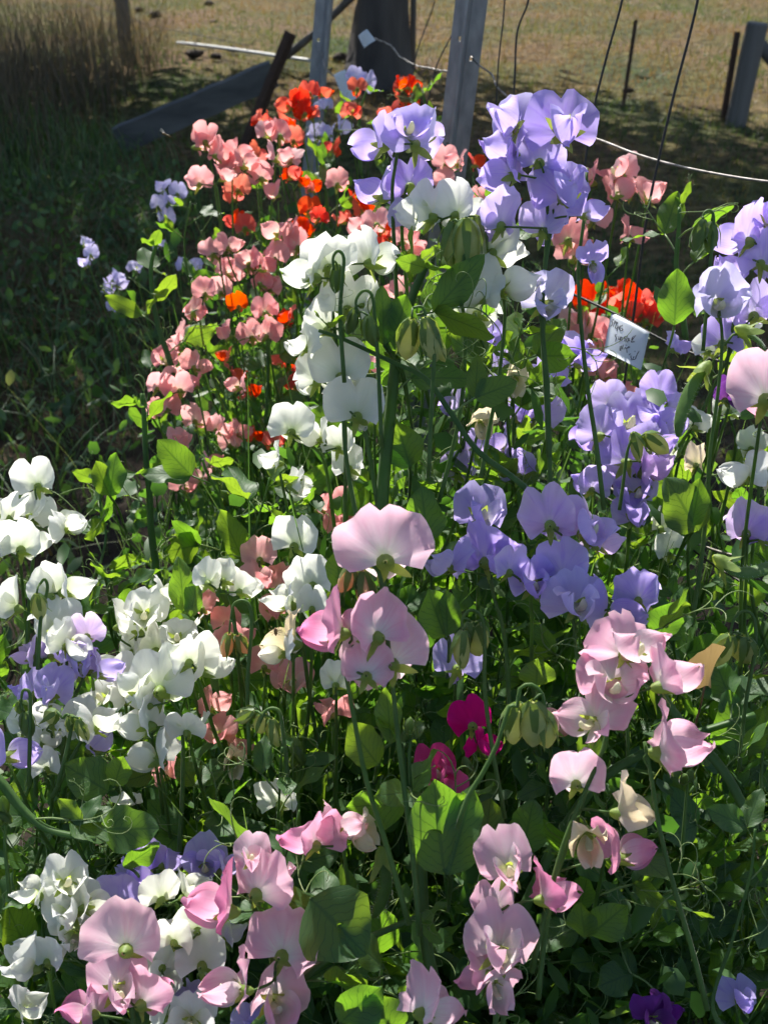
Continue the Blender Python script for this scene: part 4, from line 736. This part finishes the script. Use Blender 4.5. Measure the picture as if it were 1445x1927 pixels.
bud_stalk([(628, 508), (627, 484), (637, 472), (647, 486), (644, 530), (640, 600), (648, 720)], .93, [(634, 525, 56, 0)], 'hooked stalk with one slim bud before the upper white blooms', M_BUDS)
bud_stalk([(972, 1330), (978, 1296), (1000, 1288), (1020, 1306), (1026, 1340)][::-1] + [(958, 1330), (936, 1400), (905, 1460), (880, 1500), (860, 1560)], .76, [(975, 1375, 100, 6), (1003, 1372, 104, -6), (1018, 1380, 92, -12)], 'biggest furry hooked bud stalk beside the peach bloom')
bud_stalk([(868, 1200), (870, 1165), (885, 1148), (905, 1160), (912, 1200), (912, 1300), (928, 1420), (950, 1540)], .86, [(872, 1225, 80, 8), (894, 1220, 90, -6), (885, 1200, 60, 0)], 'hooked bud stalk in front of the bluish lavender bloom')
bud_stalk([(670, 1110), (665, 1075), (682, 1055), (705, 1068), (716, 1090), (724, 1150), (734, 1260)], .80, [(660, 1105, 76, 8), (682, 1115, 84, 0), (690, 1130, 86, -4)], 'bud cluster tucked under the big round blush pink bloom', M_BUDC)
bud_stalk([(435, 1165), (440, 1138), (456, 1130), (470, 1140), (474, 1180), (466, 1290), (470, 1420)], .95, [(432, 1225, 66, 6), (448, 1225, 60, -8)], 'hooked bud stalk carrying green buds under the coral bloom', M_BUDC)
bud_stalk([(490, 1360), (500, 1338), (516, 1333), (528, 1345), (535, 1400), (545, 1480)], .92, [(480, 1368, 60, 50), (512, 1385, 66, 0), (498, 1372, 60, 15)], 'low hooked bud stalk with cream green buds among the stems')
bud_stalk([(1318, 440), (1322, 405), (1334, 396), (1342, 410), (1338, 470), (1330, 560), (1322, 660)], 1.05, [(1322, 440, 56, 4), (1338, 446, 60, -8), (1314, 450, 48, 8)], 'green hooked bud stalk at the right in front of the shaded grass', M_BUDS)
bud_stalk([(1372, 1200), (1380, 1165), (1400, 1150), (1418, 1165), (1420, 1220), (1400, 1340), (1390, 1450)], .95, [(1375, 1235, 80, 12), (1396, 1238, 84, -4), (1410, 1240, 70, -12)], 'furry bud stalk at the right beside the dried brown leaf')
bud_stalk([(858, 425), (866, 415), (876, 425), (872, 500), (868, 580)], .97, [(852, 462, 92, 8), (878, 462, 104, -4), (893, 455, 96, -8)], 'three fat upright looking green buds under the white bloom pair')
bud_stalk([(40, 1325), (44, 1300), (56, 1303), (58, 1340), (55, 1480)], .95, [(38, 1345, 50, 0), (46, 1368, 56, -5)], 'small hooked bud stalk at the left below the lavender bloom', M_BUDS)
bud_stalk([(118, 1352), (128, 1345), (135, 1370), (110, 1480)], .94, [(108, 1370, 60, 40), (130, 1376, 54, 0), (148, 1378, 52, -6)], 'yellow green buds hanging beneath the white blooms at left')
bud_stalk([(75, 1100), (85, 1090), (90, 1110), (78, 1160), (72, 1260)], .98, [(70, 1145, 56, 0)], 'single yellow green bud tucked among the left white blooms')
bud_stalk([(1200, 830), (1190, 826), (1180, 850), (1172, 910), (1165, 960)], 1.08, [(1190, 845, 62, -25), (1212, 850, 66, -50)], 'green buds opening over the lavender clump by the long stalk')
for k, (px, py, d) in enumerate(((770, 1402, .85), (10, 1560, .9), (1432, 1420, 1.0), (1180, 1300, 1.0), (560, 1450, .98), (1290, 1480, .98), (430, 960, 1.5), (880, 1480, .95))):
    bud_stalk([(px + 3, py - 12), (px, py + 30), (px + random.uniform(-10, 10), py + 130)], d, [(px, py, 46, 175), (px + 12, py + 8, 40, 150), (px - 10, py + 12, 36, 195)], 'upright leafy stem tip with small closed green buds', M_BUDS)
def pod(path, d, wpx, label, stalk=None):
    pts = catmull([P(x, y, d) for x, y in path], 18); o = pts[0].copy(); root = empty('seed_pod', o); tag(root, label, 'seed pod', 'green seed pods')
    w = wpx * d / FPX / 2; pp = [p - o for p in pts]
    V, F = [], []; n_ = len(pp); prev = None; tube(pp, lambda t: w * max(.08, math.sin(math.pi * min(1, .10 + .86 * t)) ** .55), 10, V, F, .34)
    # the flat side faces the viewer
    link('pod_shell', make_mesh('pod_shell', V, F, M_POD), root)
    V2, F2 = [], []
    for i in range(2, n_ - 1):
        for s in range(9):
            base = V[i * 10 + random.choice((0, 5, 4, 6, 1, 9))]; dr = (base - pp[i]).normalized() + Vector((random.uniform(-.3, .3), random.uniform(-.3, .3), random.uniform(-.3, .3))); b = len(V2); L = random.uniform(.0022, .004)
            sd_ = dr.cross(Vector((0, 1, .3))).normalized() * .00012; V2 += [base - sd_, base + sd_, base + dr * L]; F2.append((b, b + 1, b + 2))
    h = link('hairs', make_mesh('hairs', V2, F2, M_HAIR), root); h['kind'] = 'stuff'
    link('calyx', CALYX[0], root, Vector((0, 0, .002)), (pp[2]).to_track_quat('Y', 'Z'), 1.2)
    if stalk: V, F = tube([P(x, y, d) - o for x, y in stalk], .0012, 6); link('stalk', make_mesh('stalk', V, F, M_STEM), root)
pod([(1322, 700), (1302, 726), (1288, 760), (1278, 795), (1276, 822)], 1.0, 30, 'curved hairy green seed pod hanging in front of the long stalk', [(1345, 706), (1335, 692), (1322, 700)])
pod([(1358, 1062), (1380, 1075), (1410, 1078), (1448, 1066), (1475, 1050)], .96, 36, 'flat green seed pod lying across at the right edge', [(1358, 1062), (1352, 1058)])
pod([(1400, 628), (1418, 636), (1432, 648), (1440, 664)], 1.0, 24, 'short hairy seed pod above the large blush bloom', [(1362, 650), (1378, 630), (1400, 628)])
pod([(720, 1620), (726, 1660), (716, 1700), (702, 1728)], .87, 26, 'thin hairy green pod hanging behind the low stems', [(706, 1612), (720, 1620)])

# ------------------------------------------------------------------ leaves, tendrils, vines
def leaf_mesh(k):
    g = np.random.default_rng(700 + k); p = g.uniform(0, 6.28, 5); wd = g.uniform(.22, .33); ns, nt_ = 13, 7; V, uv = [], []; curl = g.uniform(-.25, .3); fold = g.uniform(.05, .35); wav = g.uniform(.03, .075)
    for i in range(ns):
        s = i / (ns - 1); w = wd * (math.sin(math.pi * (s ** .80)) ** .72 if 0 < s < 1 else .015) * (1 + .07 * math.sin(9 * s + p[4]) + .035 * math.sin(23 * s + p[3])) + .006
        for j in range(nt_):
            t = j / (nt_ - 1) * 2 - 1
            V.append(Vector((t * w, s, fold * abs(t) * w + curl * s * s * .5 + wav * abs(t) ** 2 * math.sin(11 * s + p[0] + (1.3 if t > 0 else 0))))); uv.append((t, s))
    return make_mesh('leaflet', V, grid_faces(ns, nt_), M_LEAF, uv)
LEAVES = [leaf_mesh(k) for k in range(9)]
def curl_path(p0, dirn, L, turns, g, n_=16):
    pts = [p0.copy()]; d = dirn.normalized(); ax = Vector((g.gauss(0, 1), g.gauss(0, 1), g.gauss(0, 1))); ax = (ax - d * ax.dot(d)).normalized(); p = p0.copy()
    for i in range(n_):
        t = i / n_; ang = turns * 2 * math.pi * (t ** 2.2) * 2.2 / n_ + g.uniform(-.05, .12)
        d = (Quaternion(ax, ang) @ d + ax * .03).normalized(); p = p + d * (L / n_); pts.append(p.copy())
    return pts
def tendril_mesh(k):
    """petiole along +Y ending in a forked, curling tendril; leaflets sit at y = 1 of the petiole (unit 3 cm)"""
    g = random.Random(900 + k); V, F = [], []; pl = .03
    tube(catmull([Vector((0, 0, 0)), Vector((0, pl * .5, .002)), Vector((0, pl, 0))], 5), .0010, 5, V, F)
    main = curl_path(Vector((0, pl, 0)), Vector((g.uniform(-.3, .3), 1, g.uniform(-.2, .5))), g.uniform(.05, .10), g.uniform(.2, 1.0), g, 14); tube(main, lambda t: .00085 * (1 - .5 * t), 4, V, F)
    for b in range(g.choice((1, 2, 2, 3, 4))):
        i = g.randrange(3, 11); dr = Vector((g.choice((-1, 1)) * g.uniform(.5, 1), g.uniform(.2, .8), g.uniform(-.5, .5))); tube(curl_path(main[i], dr, g.uniform(.03, .07), g.uniform(.3, 1.7), g, 14), lambda t: .0007 * (1 - .5 * t), 4, V, F)
    return make_mesh('tendril', V, F, M_TEND)
TENDS = [tendril_mesh(k) for k in range(12)]
CLEAR = [(655, 960, 805, 1100, .83), (1050, 1150, 1320, 1450, .83), (900, 160, 1120, 460, 1.0), (690, 185, 835, 420, 1.04), (590, 1085, 810, 1295, .83), (1120, 565, 1245, 710, 1.4), (1262, 690, 1350, 830, 1.02), (170, 1690, 310, 1815, .85), (930, 1285, 1050, 1420, .8), (540, 440, 745, 760, 1.0), (370, 1590, 545, 1740, .86), (880, 1560, 1080, 1850, .83), (1290, 490, 1410, 610, 1.05), (230, 1220, 430, 1330, 1.0), (0, 870, 150, 1190, 1.12), (970, 900, 1220, 1180, .97), (840, 1290, 935, 1480, .97), (560, 1510, 700, 1610, .88), (1070, 1440, 1220, 1640, .84), (830, 1160, 930, 1290, .9), (760, 1850, 870, 1927, .8)]
def blocked(p):
    x, y = px_of(p); d = (p - Vector((0, 0, CAM_H))).dot(FWD); return any(a < x < c and b < y < e and d < dd + .02 for a, b, c, e, dd in CLEAR)
VINES = []; WINGED = [1.0, .60, .50, .54, .50, .60, 1.0, .60, .50, .54, .50, .60]
def vine(path, rad, nodes, label=None, group=None, leafscale=1.0, start=.25, tend=1.0, flat=.55, seed=0, hang=0.0):
    """path from the ground up (world points)"""
    g = random.Random(seed); pts = catmull(path, 26); o = pts[0].copy(); root = empty('sweet_pea_vine', o)
    V, F = tube([p - o for p in pts], lambda t: rad * (1 - .45 * t) * 1.15, 12, prof=WINGED); link('stem', make_mesh('stem', V, F, M_VINE), root)
    for k in range(nodes):
        t = start + (1 - start) * (k + .5 * g.random()) / max(1, nodes - .5); i = min(len(pts) - 2, int(t * (len(pts) - 1))); p = pts[i]; tg = (pts[i + 1] - pts[i]).normalized()
        az = k * 2.6 + g.uniform(-.6, .6); side = Vector((math.cos(az), math.sin(az), 0)); dr = (side + tg * g.uniform(.3, .9) + Vector((0, 0, g.uniform(-.1, .5)))).normalized()
        young = t > .9; s = leafscale * (g.uniform(.036, .060) if not young else g.uniform(.022, .034))
        ps = .5 + .5 * g.random() if not young else .35
        q = dr.to_track_quat('Y', 'Z') @ Quaternion((0, 1, 0), g.uniform(-1.2, 1.2))
        if seed >= 100 and (blocked(p) or blocked(p + dr * .05)): continue
        if g.random() < tend: link('tendril', g.choice(TENDS), root, p - o, q, ps * 1.15)
        else:
            V, F = tube([Vector((0, 0, 0)), dr * (.016 * ps), dr * (.034 * ps)], .0010, 5); link('petiole', make_mesh('petiole', V, F, M_VINE), root, p - o)
        e = p + (q @ Vector((0, .03 * ps * 1.15, 0)))
        for sg in (-1, 1):
            if g.random() < .06: continue
            lq = q @ Quaternion((0, 0, 1), sg * g.uniform(.35, .95)) @ Quaternion((0, 1, 0), g.uniform(-.9, .9)) @ Quaternion((1, 0, 0), g.uniform(-.5, .4) - hang)
            if seed >= 100 and (blocked(e + lq @ Vector((0, s * .5, 0))) or blocked(e + lq @ Vector((0, s, 0)))): continue
            link('leaflet', g.choice(LEAVES), root, e - o, lq, (s * g.uniform(.85, 1.15), s, s))
    mid = pts[int(len(pts) * .8)]
    if not label:
        nb = min(anchors, key=lambda a: (a[0] - mid).length); label = f'leafy green vine {where(pts[-1])}, among {CNAME[nb[1]]} blooms'; group = f'leafy vines among {CNAME[nb[1]]} blooms'
    tag(root, label, 'vine', group); VINES.append(root); return root
# hero vines traced in the photograph: path in pixels from low to high
def pv(path, d, rad, nodes, label, **k): return vine([P(*p) if len(p) == 3 else P(p[0], p[1], d) for p in path], rad, nodes, label, 'single thick vine shoots', **k)
pv([(715, 1010), (722, 900), (732, 800), (742, 700), (752, 640), (775, 560), (800, 500)], .99, .0055, 5, 'thick upright winged stalk between the white column and the lavender blooms', start=.45, leafscale=1.25, seed=1)
pv([(1060, 1000), (985, 915), (900, 850), (850, 780), (800, 712), (735, 680), (650, 640), (600, 622)], .95, .0042, 3, 'long slanting winged stalk crossing in front of the white column', start=.3, seed=2, tend=1, leafscale=.7)
pv([(1420, 1560), (1360, 1450), (1290, 1370), (1235, 1290), (1205, 1220), (1180, 1150)], .92, .0055, 3, 'thick slanting stalk to the right of the large blush spike', start=.2, seed=3)
pv([(980, 1720), (1060, 1560), (1140, 1460), (1250, 1400), (1340, 1370), (1420, 1345)], .98, .0048, 4, 'arching thick stalk behind the withered cream flowers', start=.1, seed=4)
pv([(850, 1960), (815, 1840), (800, 1760), (795, 1660), (790, 1580), (765, 1480), (752, 1400)], .85, .0050, 4, 'stout upright stalk carrying the pair of dark oval leaves', start=.55, seed=5)
pv([(-60, 1420), (0, 1470), (40, 1520), (90, 1560), (180, 1580)], .88, .0046, 2, 'broad flat winged stalk at the left edge', start=.5, seed=6, flat=.3)
pv([(470, 1940), (560, 1850), (640, 1790), (740, 1745), (800, 1720)], .84, .0036, 3, 'slanting low stalk with a small leaf near the blush blooms', start=.2, seed=7)
pv([(1380, 1960), (1340, 1890), (1380, 1760), (1412, 1640), (1420, 1560)], .85, .0030, 2, 'bare thin stalk at the lower right', start=.7, seed=8, tend=.3)
pv([(300, 1100), (285, 1000), (282, 930), (275, 860), (272, 790), (268, 740)], 1.35, .0042, 5, 'pale upright vine shoot with backlit leaves before the dark gap', start=.1, seed=9, leafscale=1.1)
pv([(340, 760), (320, 680), (300, 620), (288, 560), (285, 500), (296, 455)], 1.6, .0042, 5, 'pale upright vine shoot with side tendrils before the shaded weeds', start=.2, seed=10)
pv([(1290, 640), (1280, 560), (1272, 500), (1276, 440), (1278, 390)], 1.2, .0035, 4, 'vine shoot tip with two narrow leaves and a curling tendril at right', start=.35, seed=11)
pv([(130, 1130), (180, 1080), (200, 1010), (190, 960), (190, 900)], 1.3, .0034, 5, 'low bright backlit vine shoot beside the white spike', start=.2, seed=12, leafscale=1.1)
pv([(680, 330), (676, 270), (678, 210), (690, 170)], 2.2, .003, 3, 'vine tip rising among the far scarlet blooms', start=.2, seed=13); pv([(790, 260), (800, 210), (795, 170)], 2.1, .003, 3, 'vine tip with pale tendrils beside the steel picket', start=.1, seed=14)
pv([(500, 800), (505, 700), (500, 600)], 1.75, .003, 4, 'vine shoot climbing inside the coral clump', start=.1, seed=15); pv([(620, 420), (612, 350), (605, 300)], 2.0, .003, 4, 'vine shoot with bright leaves behind the scarlet blooms', start=.1, seed=16)
# large leaf pairs picked out one by one: tip and base pixel of each leaflet
def big_leaf(base, tip, d, wide=1.0, tiltn=0.0, parent=None):
    a, b2 = P(*base, d), P(*tip, d - .01); yv = (b2 - a); L = yv.length; yv.normalize(); zv = (Vector((0, 0, CAM_H)) - a).normalized(); zv = Quaternion(yv, tiltn) @ zv; xv = yv.cross(zv).normalized(); zv = xv.cross(yv)
    q = Matrix((xv, yv, zv)).transposed().to_quaternion(); return link('leaflet', random.choice(LEAVES), parent, a - parent.location, q, (L * wide, L, L))
BIG = [([(842, 1650)], [((836, 1645), (812, 1462), 1.05, .3), ((845, 1645), (888, 1480), .85, -.4)], .82, 'pair of large dark oval leaves on the stout stalk'),
 ([(770, 680)], [((722, 650), (720, 538), .9, .3), ((735, 660), (768, 556), 1.1, -.5)], .96, 'pair of oval leaves beside the furry hooked buds'),
 ([(808, 1010)], [((806, 1018), (790, 918), 1.2, -.3), ((800, 1020), (765, 960), 1.1, .6)], 1.0, 'bright backlit leaf pair between the blush bloom and the lavender bloom'),
 ([(240, 1640)], [((190, 1560), (298, 1560), 1.3, .1), ((235, 1630), (300, 1590), .9, .6)], .92, 'broad bright backlit leaf above the deep lavender flowers'),
 ([(700, 1800)], [((585, 1690), (690, 1795), 1.3, .2), ((720, 1822), (640, 1738), .75, .6)], .82, 'broad dark leaf with a small pale leaf lying over it'),
 ([(900, 1620)], [((905, 1625), (925, 1505), 1.1, .3), ((985, 1600), (1000, 1510), 1.2, -.3)], .9, 'leaf pair behind the magenta spike and the pink bloom'),
 ([(210, 950)], [((206, 932), (178, 868), .9, .5), ((208, 934), (216, 852), .9, -.6)], 1.25, 'small bright leaf pair in front of the dark gap'),
 ([(1270, 590)], [((1268, 612), (1275, 505), .8, .2)], 1.12, 'dark upright narrow leaf left of the pale lilac bloom'),
 ([(1300, 960)], [((1312, 1000), (1258, 900), 1.2, .3), ((1300, 990), (1320, 900), 1., -.5)], 1.02, 'broad dark leaves below the cream bloom'),
 ([(840, 1180)], [((838, 1200), (800, 1108), 1.1, .5), ((842, 1195), (838, 1110), 1.2, -.3)], .92, 'half lit leaf pair right of the blush pink cluster'),
 ([(1010, 1290)], [((1008, 1292), (1012, 1240), 1.4, .2)], .95, 'round bright leaf above the biggest hooked buds'),
 ([(1260, 1190)], [((1240, 1200), (1262, 1132), 1.3, .2), ((1250, 1200), (1300, 1160), 1., -.4)], .98, 'notched dark leaf right of the lavender spike'),
 ([(690, 1390)], [((712, 1440), (650, 1360), 1.0, .3), ((735, 1400), (730, 1290), .8, -.5)], .86, 'leaf pair below the blush pink cluster'),
 ([(350, 1150)], [((346, 1150), (340, 1050), .8, .3), ((360, 1160), (372, 1080), .8, -.4)], 1.05, 'upright narrow bright leaves beside the compact white spike'),
 ([(675, 1050)], [((640, 1105), (632, 1030), .9, .2), ((650, 1100), (655, 1035), .9, -.3)], .9, 'notched bright young leaves left of the big blush bloom'),
 ([(215, 1450)], [((205, 1490), (120, 1440), 1.1, .4), ((215, 1480), (235, 1420), 1.1, -.2)], .95, 'bright leaf pair low under the white clump'),
 ([(1395, 1400)], [((1385, 1420), (1372, 1300), 1.1, .3), ((1395, 1420), (1440, 1330), 1.1, -.4)], 1.0, 'large dim leaves at the right behind the blush bloom'),
 ([(1130, 1700)], [((1110, 1760), (1180, 1700), .9, .3), ((1100, 1765), (1090, 1700), .9, -.4)], .86, 'curled bright leaf pair low beside the pink spike'),
 ([(760, 860)], [((770, 880), (720, 800), 1.0, .5), ((772, 880), (745, 790), 1.0, -.2)], 1.0, 'bright leaf pair on the thick upright stalk'),
 ([(745, 1870)], [((640, 1925), (720, 1850), .9, .4), ((745, 1950), (690, 1870), 1., -.4)], .8, 'dark curled leaf pair left of the crumpled blush bloom')]
for bpix, lv_, d, label in BIG:
    o = P(*bpix[0], d + .01); root = empty('leaf_pair', o); tag(root, label, 'leaf', 'large leaf pairs')
    for bs_, tp_, wd, tl_ in lv_:
        big_leaf(bs_, tp_, d, wd * 1.25, tl_, root); a = P(*bs_, d) - o
        V, F = tube(catmull([a, a.lerp(Vector((0, .03, -.05)), .5) + Vector((.004, 0, 0)), Vector((.005, .04, -.09))], 8), .0013, 6); link('petiole', make_mesh('petiole', V, F, M_VINE), root)
# vines that fill the row: one below each few flowers, rising from the ground
extra = [(1500, 1500, .98), (1500, 1650, .95), (1500, 1800, .92), (1480, 1920, .88), (1500, 1300, 1.05), (1500, 1100, 1.1), (-40, 1700, .92), (-40, 1850, .88), (-40, 1560, .95), (-40, 1350, 1.02), (-40, 1150, 1.12), (200, 1940, .85), (900, 1940, .85), (1200, 1700, .95), (1350, 1650, .98), (1400, 1850, .9), (1120, 1830, .9), (700, 1650, .95), (620, 1880, .88), (420, 1500, .98), (900, 1500, .98), (1380, 1400, 1.02), (1400, 1200, 1.08), (1000, 1300, 1.02), (60, 1560, .95), (200, 1500, .97), (1260, 1080, 1.15), (780, 860, 1.15), (330, 980, 1.45), (420, 980, 1.5), (240, 1010, 1.4), (560, 1380, 1.0), (640, 1450, .98), (1020, 1480, .98), (1280, 1540, .98), (1440, 1560, .98), (1240, 1850, .88), (860, 1720, .92), (750, 1560, .95), (1180, 1420, 1.0), (480, 920, 1.5), (560, 960, 1.4), (360, 860, 1.6), (700, 1900, .86), (1080, 1680, .92), (1320, 1780, .92), (430, 1440, 1.0), (860, 1120, 1.1), (800, 1330, 1.02), (1330, 1130, 1.1), (1420, 1750, .95), (20, 1500, .96), (540, 1620, .95), (1000, 1850, .88), (620, 1700, .92)]
canopy = [(p.copy(), c) for p, c in anchors if (p - Vector((0, 0, CAM_H))).dot(FWD) < 2.2] + [(P(*e), 'W') for e in extra]
g0 = random.Random(21); pick = [canopy[i] for i in range(0, len(canopy), 3)] + canopy[-len(extra):] + canopy[-len(extra):]
for i, (p, c) in enumerate(pick):
    near = (p - Vector((0, 0, CAM_H))).length < 1.35
    top = p + Vector((g0.gauss(0, .05), abs(g0.gauss(.05, .05)), -g0.uniform(.08, .20))); top.z = max(.25, top.z)
    gr = Vector((top.x + g0.gauss(0, .10), top.y + g0.uniform(.02, .22), -.02)); md = top.lerp(gr, .5) + Vector((g0.gauss(0, .04), g0.gauss(0, .04), 0))
    vine([gr, md, top + Vector((g0.gauss(0, .02), 0, -.12)), top], g0.uniform(.0026, .0042), g0.randint(7, 10) if near else g0.randint(5, 7), start=.30, leafscale=1.0 if near else .92, tend=.85 if near else .5, seed=100 + i)

# dried leaf, undergrowth, loose stems
dr = empty('dried_leaf', P(1325, 1290, .95)); tag(dr, 'dried papery brown leaf hanging behind the blush spike at right', 'dried leaf')
V, F, uv = banner_mesh(77, .45, .1, .0022, .2, 1.0, .02); V = [Vector((v.x * .55, v.y, v.z * 1.15)) for v in V]
link('blade', make_mesh('blade', V, F, M_DRY, uv), dr, Vector((0, 0, 0)), Quaternion((0, 0, 1), .4), 1.15); link('stalk', make_mesh('stalk', *tube([Vector((0, 0, .002)), Vector((.004, .01, -.03)), Vector((.01, .03, -.08))], .001, 5), M_DRY), dr)
AN = np.array([tuple(p) for p, c in canopy]); NA = len(AN)
N = 15000; ix = rng.integers(0, NA, N); u = rng.random(N); C = AN[ix] + np.stack([rng.normal(0, .075, N), rng.normal(.07, .08, N), np.zeros(N)], -1); C[:, 2] = .01 + (AN[ix, 2] - .22) * u
keep = np.array([not blocked(Vector(c)) for c in C.tolist()]); C = C[keep]; N = len(C)
leaf_cloud('pea_undergrowth', C, rng.uniform(.018, .046, N), rng.uniform(.005, .013, N), rng.beta(2, 2, N), UNDERM, 'dense dark green sweet pea undergrowth inside the flower row', 'foliage', upbias=.4)
# thin stems and grassy blades inside the row
N = 2600; ix = rng.integers(0, NA, N); xy = AN[ix, :2] + np.stack([rng.normal(0, .09, N), rng.normal(.05, .09, N)], -1)
keep = np.array([not any(blocked(Vector((q[0], q[1], z))) for z in (.5, .65, .8, .95)) for q in xy.tolist()]); xy, ix = xy[keep], ix[keep]; N = len(xy)
blades('row_grass', xy, (AN[ix, 2] - .10) * rng.uniform(.45, 1.0, N), rng.uniform(.0009, .0022, N), rng.uniform(.05, .35, N), rng.beta(2, 2, N), WEEDM, 'thin upright stems and grass blades growing inside the flower row', 'grass', 5)

# ------------------------------------------------------------------ bee and spider
o = P(313, 254, 1.7); bee = empty('bee', o); tag(bee, 'tiny bee flying in front of the shaded grass', 'bee')
link('body', make_mesh('body', *tube(catmull([Vector((-.006, 0, .003)), Vector((-.002, 0, .001)), Vector((.003, 0, -.001)), Vector((.007, 0, -.004))], 12), lambda t: .0006 + .0021 * abs(math.sin(math.pi * (.08 + .88 * t))) * (.75 + .35 * math.cos(6.5 * t)), 8), M_BEE), bee)
for sg in (-1, 1):
    V = [Vector((-.002, 0, .002)), Vector((-.006 * 1, sg * .003, .007)), Vector((-.009, sg * .005, .009)), Vector((-.007, sg * .006, .008)), Vector((-.003, sg * .003, .0045))]
    link('wing', make_mesh('wing', V, [(0, 1, 2, 3, 4)], M_BWING), bee)
o = P(519, 1188, .945); sp = empty('spider', o); tag(sp, 'tiny brown spider on the creamy half closed bloom', 'spider')
link('body', make_mesh('body', *tube([Vector((0, 0, .0035)), Vector((0, -.0003, .0018)), Vector((0, 0, .0002)), Vector((0, -.0005, -.002)), Vector((0, 0, -.0042))], lambda t: .0004 + .0013 * abs(math.sin(math.pi * (.1 + .8 * t))), 7), M_SPIDER), sp)
for k in range(8):
    sg = -1 if k % 2 else 1; a = (-.9, -.3, .3, .9)[k // 2]; e = Vector((sg * .006 * math.cos(a), .0008, .006 * math.sin(a)))
    link('leg', make_mesh('leg', *tube(catmull([Vector((0, 0, .0006)), e * .5 + Vector((0, -.0018, .0008)), e], 5), .00016, 4), M_SPIDER), sp)
